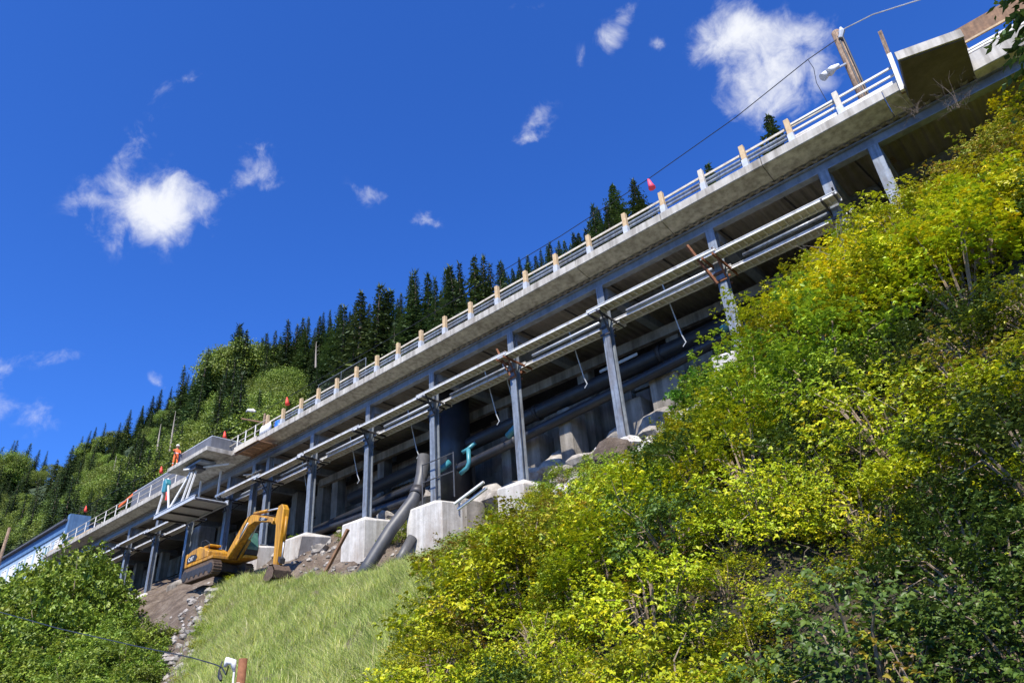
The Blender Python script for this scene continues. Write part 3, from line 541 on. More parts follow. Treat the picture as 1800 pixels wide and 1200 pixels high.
def person(loc, rz, label):
    J = [(0, 0, .95), (0, 0, 1.2), (0, 0, 1.42), (.02, 0, 1.53), (.05, 0, 1.66), (.06, 0, 1.76), (0, .19, 1.40), (.12, .26, 1.16), (.33, .22, 1.10), (.42, .20, 1.10), (0, -.19, 1.40), (.25, -.25, 1.28), (.50, -.22, 1.24), (.60, -.21, 1.23), (.02, .10, .90), (.06, .12, .50), (0, .12, .09), (.14, .13, .04), (-.02, -.10, .90), (.0, -.12, .50), (-.10, -.12, .09), (.04, -.13, .04)]
    E_ = [(0, 1), (1, 2), (2, 3), (3, 4), (4, 5), (2, 6), (6, 7), (7, 8), (8, 9), (2, 10), (10, 11), (11, 12), (12, 13), (0, 14), (14, 15), (15, 16), (16, 17), (0, 18), (18, 19), (19, 20), (20, 21)]
    Rr = [.15, .15, .17, .06, .095, .08, .075, .055, .042, .045, .075, .055, .042, .045, .095, .068, .05, .045, .095, .068, .05, .045]
    me = bpy.data.meshes.new('person'); me.from_pydata(J, E_, []); o = link(bpy.data.objects.new('person', me)); o.modifiers.new('skin', 'SKIN')
    for v, r in zip(me.skin_vertices[0].data, Rr): v.radius = (r, r)
    me.skin_vertices[0].data[0].use_root = True
    sb = o.modifiers.new('smooth', 'SUBSURF'); sb.levels = sb.render_levels = 2
    bpy.context.view_layer.update(); m2 = bpy.data.meshes.new_from_object(o.evaluated_get(bpy.context.evaluated_depsgraph_get())); bpy.data.objects.remove(o)
    m2.materials.clear()
    for k in ('orange', 'skin', 'black', 'white'): m2.materials.append(M[k])
    for p in m2.polygons:
        c = p.center; p.use_smooth = True
        p.material_index = 1 if c.z > 1.52 or c.x > .53 or (c.x > .40 and c.y > 0) else 2 if c.z < .16 else 3 if (1.13 < c.z < 1.19 and abs(c.y) < .2) or .34 < c.z < .40 else 0
    o = link(bpy.data.objects.new('person', m2)); o.location = loc; o.rotation_euler = (0, 0, rz); ORG[o] = Vector((0, 0, 0)); tag(o, label, 'person')
    h = MB(); pr = [(.13, 1.72), (.125, 1.78), (.09, 1.85), (.03, 1.885)]; h.tube([(.06, 0, z) for _, z in pr], [r for r, _ in pr], 14); h.prism([(.06 + .17 * math.cos(a * .5236), .15 * math.sin(a * .5236)) for a in range(12)], 2, 1.705, 1.72)
    hh = h.build('hard_hat', 'offwhite', o)
person((-51.95, 21.18, 18.9), -0.25, 'worker in orange overalls and white hard hat reaching out on the lookout slab')
ob = MB().beam((-70.2, 24.2, 20.9), (-66.6, 24.2, 21.45), 0.12, 0.2).build('orange_board', 'orange'); tag(ob, 'orange board propped slantwise behind the tube railing', 'board')
db = MB(); 
for k in range(22): 
    q = wrn.uniform(-1, 1, 5); db.beam((-66 + 9 * q[0], 23.0 + .2 * q[1], ZT - .15 + .1 * k % .5), (-65 + 9 * q[0] + q[2], 23.05 + .2 * q[3], ZT + .25 * abs(q[4])), 0.16, 0.12)
o = db.build('debris', 'stone'); tag(o, 'loose boards and rubble lying on the deck edge', 'debris', kind='stuff')

# ------------------------------------------------------------------ pole, lamps, cable with flags
up = thing('utility_pole', (-2.0, 26, 18.6), 'weathered wooden utility pole standing on the deck by the lookout', 'utility pole')
MB().tube([(-2.0, 26, 18.3), (-2.0, 26, 22.3), (-2.0, 26, 25.85)], [0.23, 0.21, 0.18], 12).build('pole', 'poletimber', up, smooth=True)
m = MB()
for q in (0.05, 0.2): m.tube([(-2.0 + q, 25.78, 18.6), (-2.0 + q, 25.82, 25.4)], 0.035, 6)
m.build('conduit', 'greypipe', up)
MB().tube([(-1.9, 25.8, 25.2), (-1.75, 25.8, 25.5), (-1.75, 25.8, 25.75)], [0.1, 0.13, 0.05], 8).build('insulator', 'steel_pale', up)
MB().tube([(-2.1, 25.8, 23.75), (-2.55, 25.6, 23.6)], 0.05, 6).build('lamp_arm', 'steel_pale', up)
for k in range(2): MB().tube([(-2.35 - .3 * k, 25.6, 23.72 - .08 * k), (-2.6 - .3 * k, 25.45, 23.55 - .06 * k), (-2.75 - .3 * k, 25.38, 23.42 - .06 * k)], [0.07, 0.16, 0.19], 10).build('floodlight', 'white', up, smooth=True)
CB = [(-150, 25.9, 26.5), (-110, 25.7, 24.9), (-83.6, 25.5, 24.4), (-65.4, 25.5, 23.75), (-53.7, 25.5, 23.45), (-44.3, 25.5, 23.2), (-30, 25.5, 23.1), (-17.57, 25.5, 23.26), (-11.89, 25.5, 23.57), (-7, 25.5, 24.1), (-3.34, 25.5, 24.84), (-2.05, 25.85, 25.3)]
ca = thing('overhead_cable', (-2, 25.8, 25.3), 'dark overhead cable sagging along the road above the deck to the pole', 'cable'); MB().tube(CB, 0.022, 5).build('wire', 'black', ca)
MB().tube([(-3.34, 25.5, 24.84), (-3.25, 25.5, 24.2), (-3.36, 25.5, 23.4), (-3.2, 25.5, 21.5)], 0.014, 5).build('drop_wire', 'black', ca)
ca = MB().tube([(-1.9, 25.8, 25.6), (-0.5, 25.6, 25.2), (1.2, 25.5, 24.4), (6, 25.2, 23.3)], 0.03, 5).build('overhead_cable', 'offwhite'); tag(ca, 'pale cable running from the pole top off the upper right corner', 'cable')
def flag(loc, mat, label):
    t = thing('warning_flag', loc, label, 'flag', 'warning flags hanging on the overhead cable')
    u, v_, z = loc; MB().tube([(u, v_, z), (u + .03, v_, z - .1), (u + .07, v_, z - .38), (u + .12, v_ + .02, z - .66)], [0.025, 0.07, 0.12, 0.19], 7).build('cloth', mat, t, smooth=True)
for loc, mt, lab in [((-11.89, 25.5, 23.58), 'pink', 'pink warning flag hanging on the cable against blue sky'), ((-44.3, 25.5, 23.25), 'red', 'small red flag on the cable above the blue barrel'), ((-53.7, 25.5, 23.5), 'red', 'small red flag on the cable just above the lookout slab'), ((-65.4, 25.5, 23.75), 'red', 'small red flag on the cable over the long grey screen'), ((-83.6, 25.5, 24.45), 'red', 'small red flag on the cable by the blue building')]: flag(loc, M[mt], lab)
sl = thing('street_lamp', (-56.5, 30.5, 18.6), 'street lamp with a brown arm seen above the deck before the trees', 'street lamp')
MB().tube([(-56.6, 30.5, 18.6), (-56.6, 30.5, 27.4)], 0.12, 8).build('pole', 'poletimber', sl); MB().tube([(-56.6, 30.4, 26.5), (-60.0, 30.0, 27.9)], 0.08, 8).build('lamp_arm', 'browntimber', sl)
MB().tube([(-59.3, 30.0, 28.4), (-58.9, 30.0, 28.42), (-58.0, 30.0, 28.05), (-57.5, 30.0, 27.8)], [0.06, 0.14, 0.18, 0.08], 10).build('lamp_head', 'offwhite', sl, smooth=True)
sv = thing('service_pole', (-14.65, 8, -1.6), 'short brown service pole with a white weatherhead in front of the grass', 'pole')
MB().tube([(-14.65, 8, -1.9), (-14.65, 8, 1.68)], [0.10, 0.085], 12).build('pole', 'rust', sv, smooth=True)
MB().tube([(-14.70, 7.88, -1.7), (-14.72, 7.87, 1.45)], 0.02, 6).build('conduit', 'white', sv); MB().tube([(-14.72, 7.87, 1.45), (-14.74, 7.84, 1.62), (-14.86, 7.78, 1.66), (-14.92, 7.76, 1.55)], [0.03, 0.07, 0.08, 0.03], 8).build('weatherhead', 'white', sv, smooth=True)
MB().tube([(-14.52, 7.86, 0.75), (-14.50, 7.86, 1.15), (-14.50, 7.86, 1.22)], [0.13, 0.13, 0.03], 14).build('meter', 'offwhite', sv, smooth=True)
sc = thing('service_cable', (-14.8, 7.8, 1.5), 'dark service cable strung from the short pole across the lower left bushes', 'cable')
MB().tube([(-14.85, 7.8, 1.55), (-15.1, 7.9, 1.42), (-15.5, 8.0, 1.60), (-15.82, 8.0, 1.69), (-16.97, 8, 1.95), (-20.32, 8.1, 2.58), (-26.77, 8.2, 3.85), (-34.4, 8.3, 5.47), (-43, 8.4, 7.4), (-60, 8.6, 11)], 0.014, 5).build('wire', 'black', sc)
MB().tube([(-15.62, 8.05, 1.73), (-15.6, 8.0, 1.55), (-15.5, 7.98, 1.42), (-15.42, 7.97, 1.34)], [0.014, 0.02, 0.05, 0.03], 6).build('splice', 'black', sc)
o = MB().beam((-30.17, 21.5, 9.6), (-31.8, 21.3, 7.6), 0.16, 0.14).build('leaning_beam', 'browntimber'); tag(o, 'brown timber leaning against the pale pedestal left of the drainpipe', 'timber')
for k, dz in enumerate((0, .22)):
    o = MB().tube([(-22.6, 22.0 - .2 * k, 8.9 + dz), (-21.0, 22.3 - .2 * k, 9.55 + dz)], 0.07, 8).build('loose_pipe', 'alu'); tag(o, ['lower of two light pipes lying beside the largest pedestal', 'upper of two light pipes lying beside the largest pedestal'][k], 'pipe')
for k, (p, q, lab) in enumerate([((-9.6, 21.0, 9.35), (-7.4, 21.6, 10.2), 'pale log lying under the bright green shrub'), ((-9.4, 19.2, 8.2), (-8.0, 19.5, 8.9), 'grey log end sticking out of the bushes below the bright green shrub'), ((-13.2, 20.3, 8.5), (-13.3, 20.2, 7.0), 'broken upright stub of wood beside the dirt mound'), ((-14.0, 14.6, 3.75), (-13.0, 14.5, 4.0), 'grey weathered log lying among the lower bushes')]):
    o = MB().tube([p, q], [0.14, 0.11], 8).build('log', 'snag', smooth=True); tag(o, lab, 'log')

# ------------------------------------------------------------------ blue building
bl = thing('blue_building', (-94, 27, 14), 'blue building with white windows at the left end of the viaduct', 'building')
VB = 24.2
MB().box(-108, -83.6, VB, 31, 12.5, 22.0).build('wall', 'paleblue', bl)
MB().box(-108.2, -83.5, VB - 0.12, 31.1, 21.6, 22.5).build('frieze', 'blue', bl); MB().prism([(VB - 0.5, 22.503), (31.2, 22.503), (31.2, 22.75), (VB - 0.5, 22.7)], 0, -108.4, -83.3).build('roof', 'roof', bl)
MB().box(-83.6, -82.9, VB - .2, 26.0, 12.5, 23.2).build('end_parapet', 'blue', bl)
MB().box(-83.95, -83.55, VB - .15, VB - .003, 12.5, 21.6).build('corner_board', 'white', bl)
for z in (18.9, 15.6):
    for k in range(8):
        u = -106.6 + k * 2.9
        w = MB(); 
        for (a, b, c, d) in ((u, u + 1.9, z, z + .1), (u, u + 1.9, z + 2.0, z + 2.1), (u, u + .1, z + .1, z + 2.0), (u + 1.8, u + 1.9, z + .1, z + 2.0), (u + .9, u + 1.0, z + .1, z + 2.0)): w.box(a, b, VB - .1, VB - .003, c, d)
        fr = w.build('window', 'white', bl); MB().box(u + .1, u + 1.8, VB - .04, VB - .004, z + .1, z + 2.0).build('pane', 'offwhite' if k % 3 else 'glass', fr)
MB().box(-108, -84, VB - .14, VB - .003, 18.1, 18.35).build('belt_board', 'white', bl)
lpole = MB().tube([(-88.3, 20.0, 9), (-88.2, 20.0, 17.5), (-87.6, 20, 22.2)], [0.2, 0.18, 0.14], 10).build('utility_pole', 'poletimber', smooth=True); tag(lpole, 'brown leaning pole in front of the blue building at the left edge', 'utility pole')

# ------------------------------------------------------------------ excavator
def excavator(loc, rz):
    t = thing('excavator', (0, 0, 0), 'yellow tracked excavator with its boom bent, parked on the dirt below the viaduct', 'excavator')
    for s in (-1, 1):
        v0 = 1.2 * s; L2, r = 1.85, 0.46; pts = []
        for k in range(9): a = math.pi / 2 + math.pi * k / 8; pts.append((-L2 + r * math.cos(a), r + r * math.sin(a)))
        for k in range(9): a = -math.pi / 2 + math.pi * k / 8; pts.append((L2 + r * math.cos(a), r + r * math.sin(a)))
        tk = MB().prism(pts, 1, v0 - 0.3, v0 + 0.3).build('track', 'track', t)
        m = MB()                                                   # grouser bars
        per = []
        for k in range(len(pts)): 
            p = Vector((pts[k][0], 0, pts[k][1])); q = Vector((pts[(k + 1) % len(pts)][0], 0, pts[(k + 1) % len(pts)][1])); n = max(1, int((q - p).length / 0.17)); per += [(p.lerp(q, j / n), (q - p).normalized()) for j in range(n)]
        for p, d in per:
            nn = Vector((d.z, 0, -d.x)); c = p + nn * 0.02
            m.beam((c.x, v0 - 0.305, c.z), (c.x, v0 + 0.305, c.z), 0.05, 0.06)
        m.build('grousers', 'track', tk)
        fr = MB().prism([(-1.7, .3), (1.7, .3), (1.5, .7), (-1.5, .7)], 1, v0 - .32, v0 + .32).build('track_frame', 'darksteel', t)
        for x in (-1.85, -1.1, -.4, .3, 1.0, 1.85):
            MB().tube([(x, v0 - .335, .42 if abs(x) > 1.5 else .3), (x, v0 + .335, .42 if abs(x) > 1.5 else .3)], .36 if abs(x) > 1.5 else .17, 14).build('roller', 'darksteel', tk)
    MB().box(-1.0, 1.0, -.95, .95, .45, .95).build('undercarriage', 'darksteel', t)
    MB().tube([(0, 0, .95), (0, 0, 1.1)], .85, 20).build('turntable', 'darksteel', t)
    MB().box(-2.1, 1.75, -1.4, 1.4, 1.1, 1.32).build('house_frame', 'yellow', t, bevel=.03)
    hood = MB().prism([(-2.2, 1.32), (-.1, 1.32), (.95, 1.32), (.95, 1.75), (.6, 1.9), (.1, 2.15), (-.5, 2.3), (-1.6, 2.25), (-2.2, 2.1)], 1, -1.38, .3).build('engine_hood', 'yellow', t, bevel=.06)
    MB().prism([(-2.2, 1.32), (-.1, 1.32), (-.1, 2.1), (-1.6, 2.22), (-2.2, 2.08)], 1, .32, 1.38).build('engine_hood', 'yellow', t, bevel=.06)
    cw = []
    for k in range(13): a = math.pi / 2 + math.pi * k / 12; cw.append((-2.2 + 0.95 * math.cos(a), 1.42 * math.sin(a)))
    MB().prism([(-2.2, 1.42)] + cw[1:-1] + [(-2.2, -1.42)], 2, 1.08, 2.12).build('counterweight', 'yellow', t, bevel=.06)
    # dark swoosh panel with lettering on the side of the house
    pn = MB().prism([(-2.1, 1.38), (-.75, 1.4), (-.55, 1.62), (-.8, 1.84), (-1.5, 1.92), (-2.1, 1.75)], 1, -1.395, -1.381).build('side_panel', 'black', t)
    def letters(s, size, loc_, par, tilt=0):
        c = bpy.data.curves.new('lettering', 'FONT'); c.body = s; c.size = size; c.extrude = .004; c.materials.append(M['white'])
        tmp_ = link(bpy.data.objects.new('lettering', c)); bpy.context.view_layer.update(); me = bpy.data.meshes.new_from_object(tmp_.evaluated_get(bpy.context.evaluated_depsgraph_get())); bpy.data.objects.remove(tmp_)
        o = link(bpy.data.objects.new('lettering', me)); o.parent = par; o.location = loc_; o.rotation_euler = (math.pi / 2, -tilt, 0); return o
    letters('CAT', .42, (-1.9, -1.402, 1.47), pn)
    MB().tube([(-.9, -.5, 2.2), (-.9, -.5, 2.55)], .07, 8).build('exhaust', 'darksteel', t)
    MB().box(-.4, .5, -1.1, -.2, 2.2, 2.36).build('hood_hatch', 'yellow', t, bevel=.05)
    m = MB()                                                       # handrails
    m.tube([(.9, -1.3, 1.75), (.9, -1.3, 2.3), (.2, -1.3, 2.65), (-.4, -1.3, 2.65), (-.4, -1.3, 2.3)], .02, 6); m.build('grab_rail', 'darksteel', t)
    # cab on the far side
    MB().box(1.76, 2.9, .4, 1.4, 1.1, 1.30).build('cab_floor', 'yellow', t, bevel=.03)
    cx = 1.08
    cab = MB().prism([(.05 + cx, 1.32), (1.75 + cx, 1.32), (1.85 + cx, 1.9), (1.55 + cx, 3.05), (.15 + cx, 3.05), (.05 + cx, 2.6)], 1, .45, 1.4).build('cab', 'black', t, bevel=.04)
    MB().prism([(.2 + cx, 1.5), (.85 + cx, 1.5), (.85 + cx, 2.9), (.25 + cx, 2.9)], 1, .435, .448).build('window', 'glass', cab); MB().prism([(.95 + cx, 1.45), (1.65 + cx, 1.45), (1.72 + cx, 1.9), (1.48 + cx, 2.9), (.95 + cx, 2.9)], 1, .435, .448).build('window', 'glass', cab)
    MB().add([(1.76 + cx, .52, 1.45), (1.76 + cx, 1.33, 1.45), (1.86 + cx, 1.33, 1.9), (1.86 + cx, .52, 1.9), (1.585 + cx, .52, 2.95), (1.585 + cx, 1.33, 2.95)], [(0, 1, 2, 3), (3, 2, 5, 4)]).build('windscreen', 'glass', cab)
    MB().box(.1 + cx, 1.6 + cx, .42, 1.43, 3.05, 3.12).build('cab_roof', 'darksteel', cab)
    # boom, stick, bucket
    bm_ = MB().prism([(1.55, 1.3), (1.95, 1.15), (2.35, 1.5), (4.35, 2.95), (5.0, 3.05), (7.1, 2.55), (7.3, 2.35), (7.45, 2.55), (7.35, 2.8), (6.6, 3.05), (4.6, 3.62), (3.95, 3.62), (3.45, 3.3), (1.6, 1.65)], 1, -.27, .27).build('boom', 'yellow', t, bevel=.02)
    dp = MB().prism([(5.55, 2.98), (6.55, 2.75), (6.75, 2.85), (5.65, 3.22)], 1, -.285, -.271).build('boom_panel', 'black', bm_)
    letters('CAT', .26, (5.83, -.29, 2.94), bm_, -.22)
    st = MB().prism([(7.85, 3.45), (8.25, 3.5), (8.55, 3.1), (8.5, 2.3), (8.22, -.55), (7.95, -.6), (7.8, -.3), (7.75, 2.2), (7.55, 2.45), (7.6, 2.75)], 1, -.22, .22).build('stick', 'yellow', t, bevel=.02)
    def cyl(p, q, r, par, fr=.55):
        p = Vector(p); q = Vector(q); MB().tube([p, p.lerp(q, fr)], r, 10).build('cylinder_barrel', 'yellow', par, smooth=True); MB().tube([p.lerp(q, fr), q], r * .5, 8).build('cylinder_rod', 'steel_pale', par, smooth=True)
    for s in (-.38, .38): cyl((2.2, s, 1.1), (4.3, s, 3.1), .11, bm_)
    cyl((4.4, 0, 3.78), (7.95, 0, 3.35), .12, bm_, .5)
    cyl((8.62, 0, 2.6), (8.5, 0, -.1), .10, st, .6)
    MB().prism([(8.35, .05), (8.62, -.15), (8.55, -.45), (8.3, -.25)], 1, -.18, .18).build('bucket_link', 'darksteel', st)
    bk = MB()
    prof = [(8.0, -.45), (8.45, -.5), (8.75, -.9), (8.65, -1.35), (8.2, -1.6), (7.6, -1.55), (7.35, -1.35)]
    inn = [(7.5, -1.3), (7.7, -1.42), (8.15, -1.48), (8.55, -1.28), (8.62, -.92), (8.4, -.6), (8.05, -.55)]
    bk.prism(prof + inn, 1, -.6, .6)
    for s in (-.6, .57): bk.prism(prof, 1, s, s + .03)
    for k in range(5): bk.prism([(7.4, -1.38), (7.18, -1.22), (7.38, -1.3)], 1, -.55 + k * .25, -.47 + k * .25)
    bk.build('bucket', 'track', st, bevel=.01)
    m = MB()
    for s in (-.2, .2): m.tube([(4.3, s, 3.66), (5.5, s, 3.42), (7.2, s, 2.98), (7.75, s, 3.0), (7.72, s, 2.2), (7.8, s, 1.2)], .022, 6)
    m.tube([(3.0, -.3, 2.0), (3.6, -.3, 2.9), (4.3, -.3, 3.66)], .022, 6); m.build('hoses', 'black', bm_)
    t.location = loc; t.rotation_euler = (0, 0, rz); return t
ex = excavator((-41.3, 20.35, 8.9), 0.0); ex.scale = (.82, .82, .82)

# ------------------------------------------------------------------ foliage builders (numpy)
def leaves(P, D, Nn, L_, Wd, tint, fold=0.25):
    """P base points, D directions, Nn normals, lengths, widths -> folded four-point leaves"""
    D = D / np.linalg.norm(D, axis=1, keepdims=True); Sd = np.cross(D, Nn); Sd /= np.linalg.norm(Sd, axis=1, keepdims=True) + 1e-9; Nn = np.cross(Sd, D)
    L_ = L_[:, None]; Wd = Wd[:, None]; mid = P + D * L_ * 0.45
    a = mid + Sd * Wd / 2 + Nn * Wd * fold; b = mid - Sd * Wd / 2 + Nn * Wd * fold; tip = P + D * L_ - Nn * L_ * 0.12
    n = len(P); v = np.stack([P, a, tip, b], 1).reshape(-1, 3); k = np.arange(n)[:, None] * 4
    f = np.concatenate([k + np.array([[0, 1, 2]]), k + np.array([[0, 2, 3]])])
    return v, f, np.repeat(tint, 4, 0)
def unit(a): return a / (np.linalg.norm(a, axis=-1, keepdims=True) + 1e-9)
def pick(rng, n, cols, jit=0.18):
    c = np.array([q[1] for q in cols]); p = np.array([q[0] for q in cols], float); p /= p.sum()
    return np.clip(c[rng.choice(len(c), n, p=p)] * rng.uniform(1 - jit, 1 + jit, (n, 1)), 0, 1)
class VF:
    def __init__(s): s.v = []; s.f = []; s.t = []; s.n = 0
    def add(s, v, f, t): s.v.append(v); s.f.append(f + s.n); s.t.append(t); s.n += len(v)
    def mesh(s, name, mat): return npmesh(name, np.concatenate(s.v), np.concatenate(s.f), mat, np.concatenate(s.t))
def shrub_mesh(seed, R, H, nspray, per, ll, cols, flat=0.5, dark=0.0):
    """canes arching out of a base with layered sprays of three-part leaves; returns foliage mesh and stem mesh"""
    rng = np.random.default_rng(seed); F = VF(); st = MB()
    for k in range(nspray):
        th = rng.uniform(0, 2 * math.pi); ph = math.acos(rng.uniform(0.0, 1.0)); lump = 0.72 + 0.22 * math.sin(3 * th + seed) * math.sin(4 * ph + seed) + rng.uniform(-.12, .22)
        tip = np.array([R * math.sin(ph) * math.cos(th), R * math.sin(ph) * math.sin(th), 0.15 * H + 0.85 * H * math.cos(ph)]) * lump
        root = np.array([tip[0] * .25, tip[1] * .25, 0]); midp = (root + tip) / 2 + np.array([0, 0, 0.22 * H])
        if k % 3 == 0: st.tube([root, midp, tip], [0.016 * R + .004, .009 * R + .003, 0.004], 4, False)
        out = unit(np.array([tip[0], tip[1], 0.15 * R])); sl = R * rng.uniform(.28, .5)
        n = per; t_ = rng.uniform(-.6, 1, n)[:, None]; side = np.array([-out[1], out[0], 0])
        sp = tip + out * sl * t_ + side * (rng.normal(0, 1, (n, 1)) * sl * .38 * (1.15 - np.abs(t_))) + np.array([0, 0, 1]) * (-0.22 * sl * t_ ** 2 + rng.normal(0, .05 * R, (n, 1)))
        sp[:, 2] = np.maximum(sp[:, 2], 0.05)
        base = unit(out + rng.normal(0, .6, (n, 3)) * np.array([1, 1, .4])); up_ = unit(np.array([0, 0, 1]) + rng.normal(0, .42, (n, 3)) + out * .25)
        tn = pick(rng, 1, cols, .1) * rng.uniform(.8, 1.2) ; tint = np.clip(0.55 * pick(rng, n, cols) + 0.45 * tn, 0, 1)
        L_ = ll * rng.uniform(.5, 1.4, n)
        for a in (0, 1.1, -1.1):
            sd = unit(np.cross(base, up_)); d = base * math.cos(a) + sd * math.sin(a) + rng.normal(0, .12, (n, 3)); d[:, 2] -= .2
            s = 1.0 if a == 0 else .82
            F.add(*leaves(sp, d, up_ + rng.normal(0, .2, (n, 3)), L_ * s, L_ * s * .62, tint))
    fm = F.mesh('foliage', 'leaf')
    so = st.build('stems', 'twig', origin=(0, 0, 0)); sm = so.data; bpy.data.objects.remove(so)
    return fm, sm
YG = [(4, (.37, .42, .012)), (3, (.27, .35, .012)), (2, (.48, .45, .012)), (.4, (.50, .36, .010)), (.6, (.10, .15, .014))]
YY = [(4, (.52, .46, .010)), (3, (.42, .44, .012)), (1.3, (.58, .40, .008)), (1, (.18, .24, .014))]
GG = [(4, (.21, .30, .020)), (3, (.28, .37, .020)), (1.4, (.09, .15, .018)), (1, (.32, .36, .02))]
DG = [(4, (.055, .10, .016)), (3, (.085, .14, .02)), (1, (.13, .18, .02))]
OB = [(2, (.32, .20, .025)), (2, (.25, .21, .02)), (4, (.24, .29, .02)), (.6, (.38, .18, .05))]
BR = [(3, (.09, .20, .02)), (2, (.14, .27, .025)), (1, (.05, .12, .015))]
LT = [(4, (.16, .24, .026)), (3, (.23, .31, .033)), (2.5, (.085, .14, .018)), (1.3, (.32, .37, .04))]
BUSH = {}
def bush(key, label, n, *a, **k):
    BUSH[key] = [shrub_mesh(hash(key) % 97 * 0 + sum(map(ord, key)) + 31 * i, *a, **k) for i in range(n)]
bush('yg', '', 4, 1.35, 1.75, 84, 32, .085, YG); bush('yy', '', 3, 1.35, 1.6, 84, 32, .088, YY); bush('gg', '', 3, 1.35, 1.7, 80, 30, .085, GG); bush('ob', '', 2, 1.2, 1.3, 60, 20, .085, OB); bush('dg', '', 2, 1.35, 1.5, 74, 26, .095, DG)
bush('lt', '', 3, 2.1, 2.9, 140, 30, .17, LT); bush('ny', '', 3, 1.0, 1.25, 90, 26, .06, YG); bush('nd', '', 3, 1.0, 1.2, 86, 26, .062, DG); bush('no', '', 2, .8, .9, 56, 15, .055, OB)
def put_shrub(name, key, i, loc, s, rz, label, group, cat='shrub', tilt=(0, 0), sz=None):
    fm, sm = BUSH[key][i % len(BUSH[key])]
    t = link(bpy.data.objects.new(name, None)); t.location = loc; t.rotation_euler = (tilt[0], tilt[1], rz); t.scale = (s, s, sz or s); t.empty_display_size = .2; tag(t, label, cat, group)
    for nm, me in (('foliage', fm), ('stems', sm)):
        o = link(bpy.data.objects.new(nm, me)); o.parent = t
    return t
def proj(p):
    d = p @ np.array(Wv); return 900 + 1237.04 * (p @ np.array(Rv)) / d, 600 - 1237.04 * (p @ np.array(Uv)) / d, d
def grass_right(v): return np.interp(v, [10, 12, 14, 16, 20, 22], [-12.2, -13.7, -15.3, -17.6, -20.6, -21.6])
def grass_left(v): return np.interp(v, [10, 13, 16, 19.5, 22], [-24.5, -28.0, -33.5, -39.4, -41])
brg = np.random.default_rng(21)
SL = {'ly': ('salmonberry_shrub', 'fine-leaved yellow-green shrub low on the bank at the bottom edge', 'fine-leaved shrubs at the foot of the bank'), 'ln': ('salmonberry_shrub', 'sparse orange-brown shrub low on the bank at the bottom edge', 'orange-brown shrubs at the foot of the bank'),
      'yg': ('salmonberry_shrub', 'yellow-green leafy shrub in the thicket covering the bank right of the grass', 'yellow-green shrubs on the bank'), 'yy': ('salmonberry_shrub', 'golden yellow leafy shrub in the thicket below the upper right of the viaduct', 'golden shrubs on the bank'),
      'gg': ('salmonberry_shrub', 'mid green leafy shrub in the thicket right of the grass slope', 'green shrubs on the bank'), 'ob': ('salmonberry_shrub', 'thin brownish shrub with orange leaves on the bank', 'brownish shrubs on the bank'), 'dg': ('salmonberry_shrub', 'dark green shrub in the shade low at the right of the bank', 'dark green shrubs on the bank')}
def bank_shrubs():
    n = 0
    v = 7.6
    while v < 25.5:
        u = -24.0
        while u < 7.5:
            uu = u + brg.uniform(-.55, .55); vv = v + brg.uniform(-.45, .45)
            u += 1.25 if v > 12 else 0.95
            if uu < grass_right(vv) + .5: continue
            if brg.random() < .12 and vv > 12 and uu < -6: continue
            if -18 < uu < -9.8 and vv > 18.2 and brg.random() < .62: continue
            if vv > 21.6 and uu < -10 and brg.random() < .5: continue
            if vv > 23.0 and uu < -6: continue
            if abs(uu + 13.0) < 1.3 and 18.8 < vv < 22.8: continue
            z = float(hgt(uu, vv)); x, y, d = proj(np.array([uu, vv, z + .7]))
            if not (-80 < x < 2050 and -200 < y < 1380) or d < 5.0: continue
            near_hole = (1480 < x < 1760 and 960 < y < 1100)
            if near_hole and brg.random() < .7: continue
            r = brg.random(); fx = (x - 750) / 1000; fy = (y - 200) / 1000
            if d < 13.5 or y > 1060: key = ('nd' if r < .62 else ('ny' if r < .85 else 'no')) if x > 1320 and y > 880 else ('ny' if r < .6 else ('no' if r < .78 else 'nd'))  # dark-leaved keys put the hollow's shade into the foliage colour
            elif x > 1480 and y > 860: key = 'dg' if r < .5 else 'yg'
            elif y > 950 and r < .30: key = 'ob'
            elif x > 1330 and y < 400: key = 'ob' if r < .30 else ('yy' if r < .60 else 'yg')
            elif x > 1330 and y < 560: key = 'yy' if r < .55 else ('yg' if r < .88 else 'ob')
            elif x < 1100: key = 'gg' if r < .5 else ('yg' if r < .82 else 'ob')
            else: key = 'yg' if r < .52 else ('yy' if r < .64 else ('gg' if r < .92 else 'dg'))
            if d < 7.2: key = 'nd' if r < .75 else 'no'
            s = brg.choice([.62, .8, .95, 1.1, 1.3]) * brg.uniform(.92, 1.08) * (0.72 if uu < -12 and vv > 17 else 1) * (.80 if uu > -9.5 and vv > 17.5 else .9 if vv > 17 else 1)
            if uu > -6 and 11 < vv < 17: s = max(s, .95)
            if -22 < uu < -9.5 and vv > 16.0: s *= .70
            if -11.5 < uu < -6.2 and vv > 15.5: s *= .62
            nm, lab, grp = SL[{'ny': 'ly', 'nd': 'dg', 'no': 'ln'}.get(key, key)]; put_shrub(nm, key, int(brg.integers(0, 9)), (uu, vv, z - .12), s, brg.uniform(0, 6.28), lab, grp, tilt=(0.25 + brg.uniform(-.15, .15), brg.uniform(-.15, .15))); n += 1
        v += 1.15 if v > 12 else 0.9
    return n
print('bank shrubs', bank_shrubs())
put_shrub('round_shrub', 'gg', 0, (-9.3, 21.0, 8.7), 0.80, 1, 'bright green round shrub standing out against the dark beneath the deck', None, sz=1.1)
BUSH['br'] = [shrub_mesh(77, 1.0, 1.6, 60, 16, .15, BR)]
put_shrub('round_shrub', 'br', 0, (-9.55, 20.7, 8.9), 0.85, 0, 'glossy bright green broad-leaved shrub in front of the dark wall', None)
